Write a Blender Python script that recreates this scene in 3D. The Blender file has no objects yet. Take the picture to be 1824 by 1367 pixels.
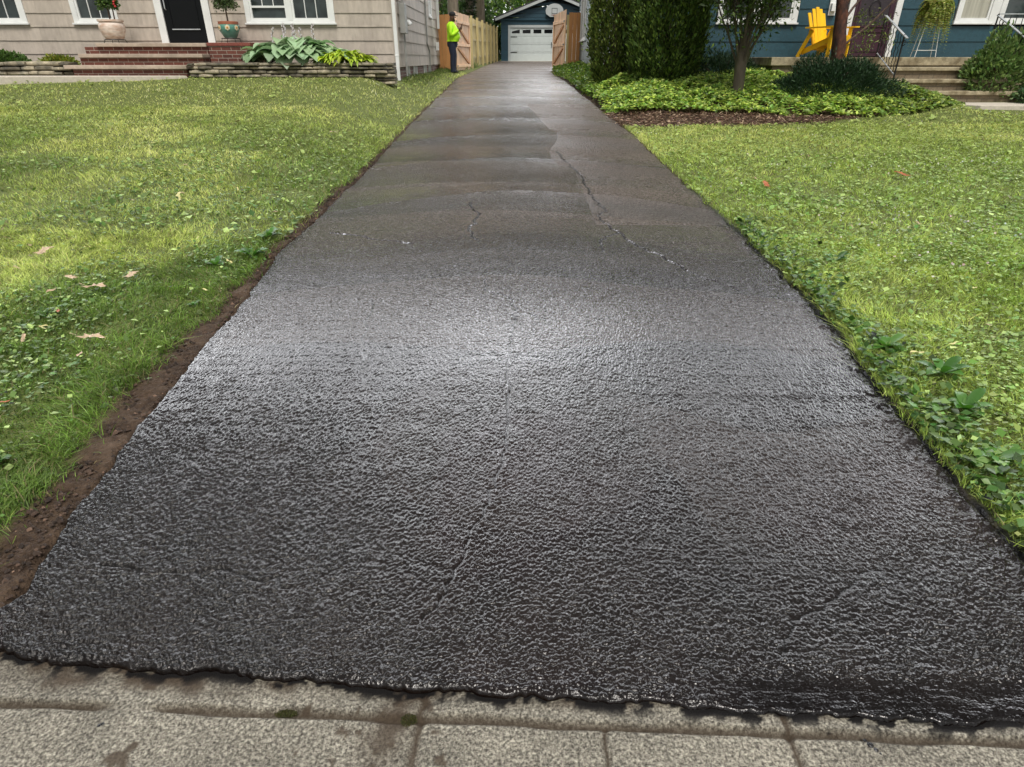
import bpy, bmesh, math, random
import numpy as np
from mathutils import Vector, Matrix
random.seed(7); rng = np.random.default_rng(7)
sc = bpy.context.scene
COL = sc.collection
R = math.radians

# ------------------------------------------------------------------ camera
CAM_H = 1.5
cd = bpy.data.cameras.new('camera'); cam = bpy.data.objects.new('camera', cd); COL.objects.link(cam)
cam.location = (0, 0, CAM_H); cam.rotation_euler = (R(90 - 27.74), 0, 0)
cd.sensor_fit = 'HORIZONTAL'; cd.sensor_width = 36; cd.lens = 1100 / 1824 * 36
cd.clip_start = .05; cd.clip_end = 600
sc.camera = cam
# ------------------------------------------------------------------ world, sun, exposure
SUN_EL, SUN_AZ = 60, 172          # azimuth: compass-like, 180 = straight behind the camera
w = bpy.data.worlds.new('World'); sc.world = w; w.use_nodes = True
wn = w.node_tree; wn.nodes.clear()
sky = wn.nodes.new('ShaderNodeTexSky'); sky.sky_type = 'NISHITA'; sky.sun_disc = False
sky.sun_elevation = R(SUN_EL); sky.sun_rotation = R(SUN_AZ); sky.air_density = 1.0; sky.dust_density = 4.0; sky.ozone_density = 1
hs = wn.nodes.new('ShaderNodeHueSaturation'); hs.inputs['Saturation'].default_value = .10
# broken overcast: cloud cover as slow brightness variation over the whole sky
tc = wn.nodes.new('ShaderNodeTexCoord'); cn = wn.nodes.new('ShaderNodeTexNoise'); cn.inputs['Scale'].default_value = 3.2; cn.inputs['Detail'].default_value = 5
cr = wn.nodes.new('ShaderNodeMapRange'); cr.inputs['From Min'].default_value = .40; cr.inputs['From Max'].default_value = .62
cr.inputs['To Min'].default_value = .42; cr.inputs['To Max'].default_value = 2.1
mx = wn.nodes.new('ShaderNodeVectorMath'); mx.operation = 'SCALE'
bg = wn.nodes.new('ShaderNodeBackground'); bg.inputs['Strength'].default_value = .15
wo = wn.nodes.new('ShaderNodeOutputWorld')
wn.links.new(sky.outputs[0], hs.inputs['Color']); wn.links.new(hs.outputs[0], mx.inputs[0])
wn.links.new(tc.outputs['Generated'], cn.inputs['Vector']); wn.links.new(cn.outputs['Fac'], cr.inputs['Value']); wn.links.new(cr.outputs[0], mx.inputs['Scale'])
# the cloud deck is brightest in front, a third of the way up
def wmap(sock, a, b_, c, d):
    n_ = wn.nodes.new('ShaderNodeMapRange'); n_.interpolation_type = 'SMOOTHSTEP'
    for k_, v_ in zip(('From Min', 'From Max', 'To Min', 'To Max'), (a, b_, c, d)): n_.inputs[k_].default_value = v_
    wn.links.new(sock, n_.inputs['Value']); return n_.outputs[0]
def wmul(a, b_):
    n_ = wn.nodes.new('ShaderNodeMath'); n_.operation = 'MULTIPLY'; wn.links.new(a, n_.inputs[0]); wn.links.new(b_, n_.inputs[1]); return n_.outputs[0]
sx_ = wn.nodes.new('ShaderNodeSeparateXYZ'); wn.links.new(tc.outputs['Generated'], sx_.inputs[0])
lobe = wmul(wmul(wmap(sx_.outputs[2], .04, .26, .25, 1), wmap(sx_.outputs[2], .36, .70, 1, 0)), wmap(sx_.outputs[1], .38, .82, 0, 1))
vr = wn.nodes.new('ShaderNodeMapRange'); vr.inputs['To Min'].default_value = .45; vr.inputs['To Max'].default_value = 11.5; wn.links.new(lobe, vr.inputs['Value'])
my = wn.nodes.new('ShaderNodeVectorMath'); my.operation = 'SCALE'; wn.links.new(mx.outputs[0], my.inputs[0]); wn.links.new(vr.outputs[0], my.inputs['Scale'])
wn.links.new(my.outputs[0], bg.inputs['Color']); wn.links.new(bg.outputs[0], wo.inputs['Surface'])
sd = bpy.data.lights.new('sun', 'SUN'); sd.energy = 2.1; sd.angle = R(20); sd.color = (1, .95, .87)
so = bpy.data.objects.new('sun', sd); COL.objects.link(so)
az = R(SUN_AZ); dirv = Vector((math.sin(az) * math.cos(R(SUN_EL)), math.cos(az) * math.cos(R(SUN_EL)), math.sin(R(SUN_EL))))
so.rotation_euler = dirv.to_track_quat('Z', 'Y').to_euler()
sc.view_settings.view_transform = 'Standard'; sc.view_settings.look = 'None'; sc.view_settings.gamma = 1
sc.view_settings.exposure = 0.52

# ------------------------------------------------------------------ noise
_perm = rng.permutation(512).astype(np.int64)
def _h(ix, iy): return _perm[(_perm[ix & 511] + iy) & 511] / 511.0
def vnoise(x, y):
    x = np.asarray(x, float); y = np.asarray(y, float)
    ix = np.floor(x).astype(np.int64); iy = np.floor(y).astype(np.int64); fx = x - ix; fy = y - iy
    fx = fx * fx * (3 - 2 * fx); fy = fy * fy * (3 - 2 * fy)
    a = _h(ix, iy); b = _h(ix + 1, iy); c = _h(ix, iy + 1); d = _h(ix + 1, iy + 1)
    return (a + (b - a) * fx) * (1 - fy) + (c + (d - c) * fx) * fy
def fbm(x, y, o=3):
    s = 0; a = 1; t = 0
    for i in range(o): s = s + a * vnoise(x * 2 ** i + 17 * i, y * 2 ** i + 31 * i); t += a; a *= .5
    return s / t
def sstep(a, b, x):
    t = np.clip((np.asarray(x, float) - a) / (b - a), 0, 1); return t * t * (3 - 2 * t)

# ------------------------------------------------------------------ terrain profile
YS = [-30, 0, 1, 3, 8, 15, 20, 24, 30, 44, 60, 200]; ZS = [-.05, 0, .0, .09, .34, .70, .90, 1.02, 1.17, 1.35, 1.4, 1.5]
def P(y): return np.interp(y, YS, ZS)
LY = [1.1, 1.22, 1.36, 1.71, 2.21, 2.84, 3.81, 4.57, 5.54, 7.2, 9.8, 12.5, 16.7, 21.7, 27.4, 32.3, 44]
LX = [-1.56, -1.52, -1.55, -1.6, -1.63, -1.68, -1.72, -1.79, -1.76, -1.72, -1.72, -1.70, -1.68, -1.70, -1.40, -1.22, -.95]
RY = [1.0, 1.52, 1.94, 2.42, 3.17, 3.67, 4.57, 5.8, 7.5, 10, 12.5, 16.7, 19.7, 24, 26, 29, 34, 44]
RX = [1.66, 1.69, 1.72, 1.76, 1.83, 1.87, 1.90, 1.88, 1.88, 1.86, 1.76, 1.64, 1.58, 1.42, 1.45, 2.2, 4.5, 5.4]
def xl(y): return np.interp(y, LY, LX) + .035 * (vnoise(y * 2.1, 3.3 + 0 * y) - .5) + .03 * (vnoise(y * 9, 8.3 + 0 * y) - .5) + .015 * (vnoise(y * 31, 8.3 + 0 * y) - .5)
def xr(y): return np.interp(y, RY, RX) + .04 * (vnoise(y * 1.9, 13.3 + 0 * y) - .5) + .05 * (vnoise(y * 8, 18.3 + 0 * y) - .5) + .02 * (vnoise(y * 29, 8.3 + 0 * y) - .5)
def yfront(x):
    x = np.asarray(x, float)
    return np.interp(x, [-1.6, -1.46, -1.19, -.82, -.41, -.02, .42, .78, 1.06, 1.33, 1.7], [1.24, 1.2, 1.16, 1.13, 1.09, 1.065, 1.03, 1.01, .985, 1.0, 1.05]) \
        + .022 * (vnoise(x * 6, 2.2 + 0 * x) - .5) + .016 * (vnoise(x * 19, 5.2 + 0 * x) - .5) + .010 * (vnoise(x * 55, 5.2 + 0 * x) - .5)
def soilw(y):                                                      # bare soil strip on the left side of the drive
    return np.interp(y, [1, 2, 3, 4, 5.5, 8, 12, 20], [.30, .22, .18, .15, .13, .09, .06, .04]) * (.6 + .8 * vnoise(y * 3.1, 4.4 + 0 * y))
def bedR(x, y):                                                    # planted bed on the right, 1 inside
    yf = np.interp(x, [1.7, 2.2, 3.5, 5.0, 6.3, 7.2, 8.2, 9.0, 12], [11.0, 10.9, 10.9, 11.1, 11.8, 12.2, 12.8, 13.6, 15])
    return sstep(-.12, .12, y + .3 * (vnoise(x * 2.3, y * 2.3) - .5) - yf) * (x > 1.5)
def G(x, y):
    x = np.asarray(x, float); y = np.asarray(y, float)
    z = P(y)
    a, b = np.interp(y, LY, LX), np.interp(y, RY, RX)
    dl = a - x; dr = x - b
    hl = np.interp(y, [2, 6, 10, 14.5, 17.5, 21, 24, 30], [.0, .07, .24, .46, .42, .22, .08, .0])
    z = z + hl * sstep(.05, 1.5, dl)
    hr = np.interp(y, [2, 10.5, 12, 14.6, 17, 23, 28], [.0, .0, .06, .28, .3, .22, .0])
    z = z + hr * sstep(.05, 1.2, dr) * (1 - .8 * sstep(8.2, 8.9, x))
    z = z + .02 * sstep(.05, .35, np.maximum(dl - soilw(y) * .5, dr)) + .03 * (fbm(x * .5, y * .5) - .5) * sstep(.1, .8, np.maximum(dl, dr))
    ins = (dl < 0.0) & (dr < 0.0)
    z = np.where(ins, z - .05, z)
    z = z - .075 * sstep(1.17, 1.10, y + .042 * x)
    return z

# ------------------------------------------------------------------ mesh helpers
def mesh_np(name, V, F, cols=None, fl=None, smooth=False):
    me = bpy.data.meshes.new(name)
    V = np.asarray(V, np.float32); F = np.asarray(F, np.int32); k = F.shape[1]
    me.vertices.add(len(V)); me.vertices.foreach_set('co', V.ravel())
    me.loops.add(F.size); me.loops.foreach_set('vertex_index', F.ravel())
    me.polygons.add(len(F)); me.polygons.foreach_set('loop_start', np.arange(len(F), dtype=np.int32) * k)
    if cols is not None:
        at = me.attributes.new('col', 'FLOAT_COLOR', 'POINT'); c = np.ones((len(V), 4), np.float32); c[:, :3] = cols; at.data.foreach_set('color', c.ravel())
    for n, a in (fl or {}).items():
        at = me.attributes.new(n, 'FLOAT', 'POINT'); at.data.foreach_set('value', np.asarray(a, np.float32))
    me.update(calc_edges=True)
    if smooth: me.polygons.foreach_set('use_smooth', np.ones(len(F), bool))
    return me
def link(name, me, mat, parent=None):
    o = bpy.data.objects.new(name, me); COL.objects.link(o)
    if mat: me.materials.append(mat)
    if parent: o.parent = parent
    return o
def tag(o, label=None, cat=None, group=None, kind=None):
    if label: o['label'] = label
    if cat: o['category'] = cat
    if group: o['group'] = group
    if kind: o['kind'] = kind
    return o
def empty(name, loc, label, cat, group=None, rz=0):
    o = bpy.data.objects.new(name, None); COL.objects.link(o); o.location = loc; o.rotation_euler = (0, 0, rz); o.empty_display_size = .2
    return tag(o, label, cat, group)
class MB:
    def __init__(s): s.v = []; s.f = []; s.t = []
    def add(s, vs, fs, t=1.0):
        n = len(s.v); s.v += [tuple(v) for v in vs]; s.f += [tuple(i + n for i in f) for f in fs]; s.t += [t] * len(fs); return s
    def box(s, x0, x1, y0, y1, z0, z1, t=1.0):
        return s.add([(x0, y0, z0), (x1, y0, z0), (x1, y1, z0), (x0, y1, z0), (x0, y0, z1), (x1, y0, z1), (x1, y1, z1), (x0, y1, z1)],
                     [(0, 3, 2, 1), (4, 5, 6, 7), (0, 1, 5, 4), (1, 2, 6, 5), (2, 3, 7, 6), (3, 0, 4, 7)], t)
    def obox(s, O, U, V, W, t=1.0):                                # box from corner and three edge vectors
        O, U, V, W = map(Vector, (O, U, V, W)); p = [O, O + U, O + U + V, O + V]; p += [q + W for q in p]
        return s.add(p, [(0, 3, 2, 1), (4, 5, 6, 7), (0, 1, 5, 4), (1, 2, 6, 5), (2, 3, 7, 6), (3, 0, 4, 7)], t)
    def bar(s, a, b, w, h, up=(0, 0, 1), t=1.0):                   # rectangular bar between two points
        a, b = Vector(a), Vector(b); d = (b - a).normalized(); side = d.cross(Vector(up)).normalized(); u = side.cross(d)
        return s.obox(a - side * w / 2 - u * h / 2, b - a, side * w, u * h, t)
    def tube(s, pts, rad, n=8, cap=True, t=1.0):
        pts = [Vector(p) for p in pts]; rad = rad if hasattr(rad, '__len__') else [rad] * len(pts); vs = []; ref = None
        for i, p in enumerate(pts):
            d = (pts[min(i + 1, len(pts) - 1)] - pts[max(i - 1, 0)]).normalized()
            if ref is None: ref = d.orthogonal().normalized()
            ref = (ref - d * ref.dot(d)).normalized(); c = d.cross(ref)
            for k in range(n): a = 2 * math.pi * k / n; vs.append(p + (ref * math.cos(a) + c * math.sin(a)) * rad[i])
        fs = [(i * n + k, i * n + (k + 1) % n, (i + 1) * n + (k + 1) % n, (i + 1) * n + k) for i in range(len(pts) - 1) for k in range(n)]
        if cap: fs += [tuple(range(n))[::-1], tuple((len(pts) - 1) * n + k for k in range(n))]
        return s.add(vs, fs, t)
    def lathe(s, prof, c=(0, 0, 0), n=24, t=1.0):
        vs = [(c[0] + r * math.cos(2 * math.pi * k / n), c[1] + r * math.sin(2 * math.pi * k / n), c[2] + z) for r, z in prof for k in range(n)]
        fs = [(i * n + k, i * n + (k + 1) % n, (i + 1) * n + (k + 1) % n, (i + 1) * n + k) for i in range(len(prof) - 1) for k in range(n)]
        return s.add(vs, fs, t)
    def build(s, name, mat, parent=None, smooth=False, bevel=0):
        me = bpy.data.meshes.new(name); me.from_pydata(s.v, [], s.f)
        at = me.attributes.new('tint', 'FLOAT', 'FACE'); at.data.foreach_set('value', np.array(s.t, np.float32))
        bm = bmesh.new(); bm.from_mesh(me); bmesh.ops.recalc_face_normals(bm, faces=bm.faces); bm.to_mesh(me); bm.free()
        if smooth:
            me.polygons.foreach_set('use_smooth', np.ones(len(me.polygons), bool))
            try: me.set_sharp_from_angle(angle=R(40))
            except Exception: pass
        o = link(name, me, mat, parent)
        if bevel: m = o.modifiers.new('bevel', 'BEVEL'); m.width = bevel; m.segments = 2; m.limit_method = 'ANGLE'
        return o

# ------------------------------------------------------------------ materials
def nodes(name):
    m = bpy.data.materials.new(name); m.use_nodes = True; nt = m.node_tree; b = nt.nodes['Principled BSDF']
    return m, nt, b
def N(nt, t, **kw):
    n = nt.nodes.new(t)
    for k, v in kw.items():
        if k in n.inputs: n.inputs[k].default_value = v
        else: setattr(n, k, v)
    return n
def mulcol(nt, c, fac):                                            # colour * scalar socket
    n = N(nt, 'ShaderNodeVectorMath', operation='SCALE')
    if isinstance(c, tuple): n.inputs[0].default_value = c[:3]
    else: nt.links.new(c, n.inputs[0])
    nt.links.new(fac, n.inputs['Scale']); return n.outputs[0]
def simple(name, col, rough=.6, ns=8, na=.15, bump=.0, bs=60, tint=False, metal=0, spec=.5, col2=None, c2s=1.5, c2r=(.45, .65), stretch=(1, 1, 1)):
    m, nt, b = nodes(name); L = nt.links.new
    tcn = N(nt, 'ShaderNodeTexCoord'); mp = N(nt, 'ShaderNodeMapping'); mp.inputs['Scale'].default_value = stretch; L(tcn.outputs['Object'], mp.inputs['Vector'])
    no = N(nt, 'ShaderNodeTexNoise', Scale=ns, Detail=6.0); L(mp.outputs[0], no.inputs['Vector'])
    mr = N(nt, 'ShaderNodeMapRange'); mr.inputs['From Min'].default_value = .3; mr.inputs['From Max'].default_value = .7
    mr.inputs['To Min'].default_value = 1 - na; mr.inputs['To Max'].default_value = 1 + na; L(no.outputs['Fac'], mr.inputs['Value'])
    c = col
    if col2:
        n2 = N(nt, 'ShaderNodeTexNoise', Scale=c2s, Detail=5.0); L(mp.outputs[0], n2.inputs['Vector'])
        r2 = N(nt, 'ShaderNodeMapRange'); r2.inputs['From Min'].default_value = c2r[0]; r2.inputs['From Max'].default_value = c2r[1]; L(n2.outputs['Fac'], r2.inputs['Value'])
        mi = N(nt, 'ShaderNodeMix', data_type='RGBA'); L(r2.outputs[0], mi.inputs['Factor']); mi.inputs['A'].default_value = (*col, 1); mi.inputs['B'].default_value = (*col2, 1); c = mi.outputs['Result']
    c = mulcol(nt, c, mr.outputs[0])
    if tint:
        at = N(nt, 'ShaderNodeAttribute', attribute_name='tint'); c = mulcol(nt, c, at.outputs['Fac'])
    L(c, b.inputs['Base Color']); b.inputs['Roughness'].default_value = rough; b.inputs['Metallic'].default_value = metal; b.inputs['Specular IOR Level'].default_value = spec
    if bump:
        n3 = N(nt, 'ShaderNodeTexNoise', Scale=bs, Detail=4.0); L(mp.outputs[0], n3.inputs['Vector'])
        bp = N(nt, 'ShaderNodeBump', Strength=bump, Distance=.01); L(n3.outputs['Fac'], bp.inputs['Height']); L(bp.outputs[0], b.inputs['Normal'])
    return m
def leafmat(name, rough=.45, trans=.3, spec=.4):                   # colour comes from the per-leaf attribute
    m, nt, b = nodes(name); L = nt.links.new
    at = N(nt, 'ShaderNodeAttribute', attribute_name='col'); L(at.outputs['Color'], b.inputs['Base Color']); b.inputs['Roughness'].default_value = rough
    b.inputs['Specular IOR Level'].default_value = spec
    tr = N(nt, 'ShaderNodeBsdfTranslucent'); hsn = N(nt, 'ShaderNodeHueSaturation', Value=1.3, Saturation=1.1); L(at.outputs['Color'], hsn.inputs['Color']); L(hsn.outputs[0], tr.inputs['Color'])
    ms = N(nt, 'ShaderNodeMixShader', Fac=trans); L(b.outputs[0], ms.inputs[1]); L(tr.outputs[0], ms.inputs[2])
    L(ms.outputs[0], nt.nodes['Material Output'].inputs['Surface']); return m
def brickmat(name, c1, c2, mortar, bw=.21, bh=.072, rough=.8):
    m, nt, b = nodes(name); L = nt.links.new
    tcn = N(nt, 'ShaderNodeTexCoord'); sx = N(nt, 'ShaderNodeSeparateXYZ'); L(tcn.outputs['Object'], sx.inputs[0])
    ad = N(nt, 'ShaderNodeMath', operation='ADD'); L(sx.outputs[0], ad.inputs[0]); L(sx.outputs[1], ad.inputs[1])
    cx = N(nt, 'ShaderNodeCombineXYZ'); L(ad.outputs[0], cx.inputs[0]); L(sx.outputs[2], cx.inputs[1])
    br = N(nt, 'ShaderNodeTexBrick'); L(cx.outputs[0], br.inputs['Vector']); br.inputs['Scale'].default_value = 1
    br.inputs['Brick Width'].default_value = bw; br.inputs['Row Height'].default_value = bh; br.inputs['Mortar Size'].default_value = .006
    br.inputs['Color1'].default_value = (*c1, 1); br.inputs['Color2'].default_value = (*c2, 1); br.inputs['Mortar'].default_value = (*mortar, 1)
    no = N(nt, 'ShaderNodeTexNoise', Scale=25, Detail=5.0); L(tcn.outputs['Object'], no.inputs['Vector'])
    mr = N(nt, 'ShaderNodeMapRange'); mr.inputs['To Min'].default_value = .55; mr.inputs['To Max'].default_value = 1.45; L(no.outputs['Fac'], mr.inputs['Value'])
    L(mulcol(nt, br.outputs['Color'], mr.outputs[0]), b.inputs['Base Color']); b.inputs['Roughness'].default_value = rough
    bp = N(nt, 'ShaderNodeBump', Strength=.6, Distance=.006, invert=True); L(br.outputs['Fac'], bp.inputs['Height']); L(bp.outputs[0], b.inputs['Normal'])
    return m

M = {}
M['shingle'] = simple('beige_shingle', (.42, .365, .31), .75, 14, .10, .35, 25, tint=True, col2=(.35, .30, .25), c2s=9, c2r=(.55, .75), stretch=(1, 1, .35))
M['teal'] = simple('teal_shingle', (.017, .060, .082), .5, 14, .14, .3, 40, tint=True)
M['tealdark'] = simple('garage_siding', (.010, .048, .072), .55, 14, .12, .2, 40, tint=True)
M['white'] = simple('white_trim', (.72, .73, .72), .45, 5, .06)
M['greytrim'] = simple('grey_white_trim', (.42, .45, .45), .5, 5, .06)
M['doorwhite'] = simple('garage_door_paint', (.52, .57, .56), .5, 5, .04)
M['blackdoor'] = simple('black_door_paint', (.004, .0045, .006), .35, 5, .1, spec=.25)
M['plumdoor'] = simple('plum_door_paint', (.045, .016, .028), .4, 5, .15)
M['glass'] = simple('window_pane', (.035, .045, .045), .08, 3, .5, spec=.8)
M['curtain'] = simple('curtained_pane', (.38, .37, .31), .35, 3, .25, stretch=(6, 6, .4))
M['glassdark'] = simple('dark_pane', (.004, .004, .005), .1, 3, .2)
M['brick'] = brickmat('red_brick', (.085, .026, .018), (.15, .046, .030), (.30, .26, .21))
M['tread'] = simple('sandstone_tread', (.42, .34, .27), .8, 12, .18, .3, 60, col2=(.30, .24, .19))
M['stone'] = simple('field_stone', (.26, .225, .16), .85, 9, .35, .7, 35, tint=True, col2=(.13, .12, .09), c2s=7)
M['limestone'] = simple('limestone_tread', (.34, .29, .19), .85, 14, .25, .7, 40, col2=(.16, .125, .07), c2s=4)
M['block'] = brickmat('limestone_block', (.20, .15, .095), (.25, .20, .13), (.12, .10, .07), .30, .11)
M['concrete'] = simple('path_concrete', (.50, .45, .38), .85, 20, .12, .3, 90)
M['iron'] = simple('black_iron', (.01, .01, .011), .45, 10, .1)
M['galv'] = simple('grey_painted_rail', (.42, .44, .46), .4, 10, .15)
M['yellow'] = simple('yellow_paint', (.86, .50, .008), .45, 6, .05, tint=True)
M['cedarwood'] = simple('new_cedar_boards', (.74, .50, .31), .75, 7, .18, .2, 50, tint=True, col2=(.55, .34, .19), c2s=5, c2r=(.55, .8), stretch=(1, 1, .12))
M['cedargold'] = simple('cedar_fence_face', (.50, .24, .085), .75, 6, .2, .2, 50, tint=True, col2=(.33, .14, .05), c2s=6, c2r=(.55, .75), stretch=(1, 1, .2))
M['pine'] = simple('treated_pine', (.50, .41, .19), .75, 7, .2, .2, 50, tint=True, stretch=(1, 1, .15))
M['roof'] = simple('roof_shingles', (.05, .05, .052), .9, 30, .3, .5, 40)
M['bark'] = simple('grey_bark', (.085, .068, .05), .9, 10, .35, .9, 22, stretch=(1, 1, .3), col2=(.055, .06, .02), c2s=4, c2r=(.45, .62))
M['barkpale'] = simple('pale_trunk_bark', (.20, .165, .125), .9, 8, .35, .9, 12, stretch=(1, 1, .25), col2=(.06, .065, .03), c2s=2)
M['barkred'] = simple('peeling_red_bark', (.085, .030, .016), .8, 16, .6, .9, 30, col2=(.03, .012, .01), c2s=10, stretch=(1, 1, .6))
M['branch'] = simple('reddish_branch', (.10, .06, .045), .8, 16, .4, .6, 40)
M['leaf'] = leafmat('leaf', .42, .32)
M['conifer'] = leafmat('conifer_spray', .55, .15, .3)
M['needle'] = leafmat('yew_needles', .5, .1, .35)
M['grass'] = leafmat('grass_blade', .5, .35, .3)
M['bigleaf'] = leafmat('hosta_leaf', .4, .22, .4)
M['petal'] = simple('pale_petal', (.75, .68, .74), .6)
M['redpetal'] = simple('red_petal', (.5, .02, .03), .5)
M['terracotta'] = simple('washed_clay', (.50, .33, .24), .75, 9, .2, .3, 30, col2=(.72, .62, .55), c2s=5, c2r=(.35, .6), stretch=(1, 1, 3))
M['hivis'] = simple('lime_shirt', (.50, .95, .02), .7, 12, .08, .3, 14)
M['navy'] = simple('navy_trousers', (.012, .018, .04), .8, 12, .2, .4, 16)
M['skin'] = simple('dark_skin', (.10, .045, .028), .55, 20, .08)
M['blackcloth'] = simple('black_cloth', (.010, .010, .011), .75, 20, .2)
M['plastic'] = simple('black_plastic', (.008, .008, .009), .3)
M['greyplastic'] = simple('grey_meter_metal', (.30, .30, .28), .5, 8, .12)
M['glassblock'] = simple('basement_pane', (.20, .21, .19), .35, 6, .3)
M['wood_dark'] = simple('planter_soil', (.03, .02, .012), .95)
# glazed jar with a band of orange flowers
m, nt, b = nodes('turquoise_glaze'); L = nt.links.new
tcn = N(nt, 'ShaderNodeTexCoord'); sp = N(nt, 'ShaderNodeSeparateXYZ'); L(tcn.outputs['Object'], sp.inputs[0])
no = N(nt, 'ShaderNodeTexNoise', Scale=10.0); L(tcn.outputs['Object'], no.inputs['Vector'])
mi = N(nt, 'ShaderNodeMix', data_type='RGBA'); mi.inputs['A'].default_value = (.05, .20, .17, 1); mi.inputs['B'].default_value = (.16, .34, .27, 1); L(no.outputs['Fac'], mi.inputs['Factor'])
L(mi.outputs['Result'], b.inputs['Base Color']); b.inputs['Roughness'].default_value = .2; M['turq'] = m
M['orange'] = simple('orange_glaze', (.62, .25, .03), .3, 30, .3); M['cream'] = simple('cream_glaze', (.65, .58, .40), .3)

# --- ground
m, nt, b = nodes('lawn_soil'); L = nt.links.new
tcn = N(nt, 'ShaderNodeTexCoord'); at = N(nt, 'ShaderNodeAttribute', attribute_name='grassy'); am = N(nt, 'ShaderNodeAttribute', attribute_name='mulch')
aK = N(nt, 'ShaderNodeAttribute', attribute_name='tar'); n1 = N(nt, 'ShaderNodeTexNoise', Scale=9.0, Detail=8.0, Roughness=.7); L(tcn.outputs['Object'], n1.inputs['Vector'])
n2 = N(nt, 'ShaderNodeTexNoise', Scale=70.0, Detail=4.0); L(tcn.outputs['Object'], n2.inputs['Vector'])
c1 = N(nt, 'ShaderNodeValToRGB'); c1.color_ramp.elements[0].color = (.018, .010, .006, 1); c1.color_ramp.elements[0].position = .3; c1.color_ramp.elements[1].color = (.12, .080, .052, 1); c1.color_ramp.elements[1].position = .72; L(n1.outputs['Fac'], c1.inputs['Fac'])
c2 = N(nt, 'ShaderNodeValToRGB'); c2.color_ramp.elements[0].color = (.05, .08, .018, 1); c2.color_ramp.elements[0].position = .3; c2.color_ramp.elements[1].color = (.22, .25, .08, 1); c2.color_ramp.elements[1].position = .7; L(n2.outputs['Fac'], c2.inputs['Fac'])
mi = N(nt, 'ShaderNodeMix', data_type='RGBA'); L(at.outputs['Fac'], mi.inputs['Factor']); L(c1.outputs[0], mi.inputs['A']); L(c2.outputs[0], mi.inputs['B'])
mk = N(nt, 'ShaderNodeMix', data_type='RGBA'); L(aK.outputs['Fac'], mk.inputs['Factor']); L(mi.outputs['Result'], mk.inputs['A']); mk.inputs['B'].default_value = (.004, .0035, .0035, 1); L(mk.outputs['Result'], b.inputs['Base Color']); rk = N(nt, 'ShaderNodeMapRange'); rk.inputs['To Min'].default_value = .9; rk.inputs['To Max'].default_value = .15; L(aK.outputs['Fac'], rk.inputs['Value']); L(rk.outputs[0], b.inputs['Roughness']); b.inputs['Specular IOR Level'].default_value = .2
ad = N(nt, 'ShaderNodeMath', operation='ADD'); L(n1.outputs['Fac'], ad.inputs[0]); L(n2.outputs['Fac'], ad.inputs[1])
bp = N(nt, 'ShaderNodeBump', Strength=.9, Distance=.03); L(ad.outputs[0], bp.inputs['Height']); L(bp.outputs[0], b.inputs['Normal']); M['ground'] = m

# --- wet sealcoat
m, nt, b = nodes('fresh_sealcoat'); L = nt.links.new
tcn = N(nt, 'ShaderNodeTexCoord')
aR = N(nt, 'ShaderNodeAttribute', attribute_name='rough'); aC = N(nt, 'ShaderNodeAttribute', attribute_name='coarse'); aT = N(nt, 'ShaderNodeAttribute', attribute_name='tone'); aB = N(nt, 'ShaderNodeAttribute', attribute_name='brush')
ns = N(nt, 'ShaderNodeTexNoise', Scale=6.0, Detail=8.0); L(tcn.outputs['Object'], ns.inputs['Vector'])
cr = N(nt, 'ShaderNodeMix', data_type='RGBA'); cr.inputs['A'].default_value = (.002, .0013, .0010, 1); cr.inputs['B'].default_value = (.010, .0055, .0042, 1); L(ns.outputs['Fac'], cr.inputs['Factor'])
cc = mulcol(nt, cr.outputs['Result'], aT.outputs['Fac']); L(cc, b.inputs['Base Color'])
# aggregate relief: domain-warped cells
wn1 = N(nt, 'ShaderNodeTexNoise', Scale=35.0, Detail=2.0); L(tcn.outputs['Object'], wn1.inputs['Vector'])
wv = N(nt, 'ShaderNodeVectorMath', operation='SCALE'); L(wn1.outputs['Color'], wv.inputs[0]); wv.inputs['Scale'].default_value = .022
wa = N(nt, 'ShaderNodeVectorMath', operation='ADD'); L(tcn.outputs['Object'], wa.inputs[0]); L(wv.outputs[0], wa.inputs[1])
mpA = N(nt, 'ShaderNodeMapping'); mpA.inputs['Scale'].default_value = (1, .8, 1); L(wa.outputs[0], mpA.inputs['Vector'])
v1 = N(nt, 'ShaderNodeTexVoronoi', Scale=72.0); v1.feature = 'SMOOTH_F1'; v1.inputs['Smoothness'].default_value = .25; L(mpA.outputs[0], v1.inputs['Vector'])
aF = N(nt, 'ShaderNodeAttribute', attribute_name='farmask')
v2 = N(nt, 'ShaderNodeTexNoise', Scale=30.0, Detail=5.0, Roughness=.65); L(mpA.outputs[0], v2.inputs['Vector'])
mpB = N(nt, 'ShaderNodeMapping'); mpB.inputs['Scale'].default_value = (3.5, 62, 1); mpB.inputs['Rotation'].default_value = (0, 0, R(3)); L(wa.outputs[0], mpB.inputs['Vector'])
v4 = N(nt, 'ShaderNodeTexNoise', Scale=22.0, Detail=4.0, Roughness=.7); L(mpA.outputs[0], v4.inputs['Vector'])
v3 = N(nt, 'ShaderNodeTexNoise', Scale=1.0, Detail=4.0, Roughness=.6); L(mpB.outputs[0], v3.inputs['Vector'])
def mth(op, a, bb):
    n = N(nt, 'ShaderNodeMath', operation=op)
    for i, q in enumerate((a, bb)):
        if isinstance(q, (int, float)): n.inputs[i].default_value = q
        else: L(q, n.inputs[i])
    return n.outputs[0]
h = mth('ADD', mth('MULTIPLY', mth('MULTIPLY', v1.outputs['Distance'], -.030), mth('ADD', aF.outputs['Fac'], -.10)), mth('MULTIPLY', mth('MULTIPLY', v2.outputs['Fac'], .008), aC.outputs['Fac']))
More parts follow.
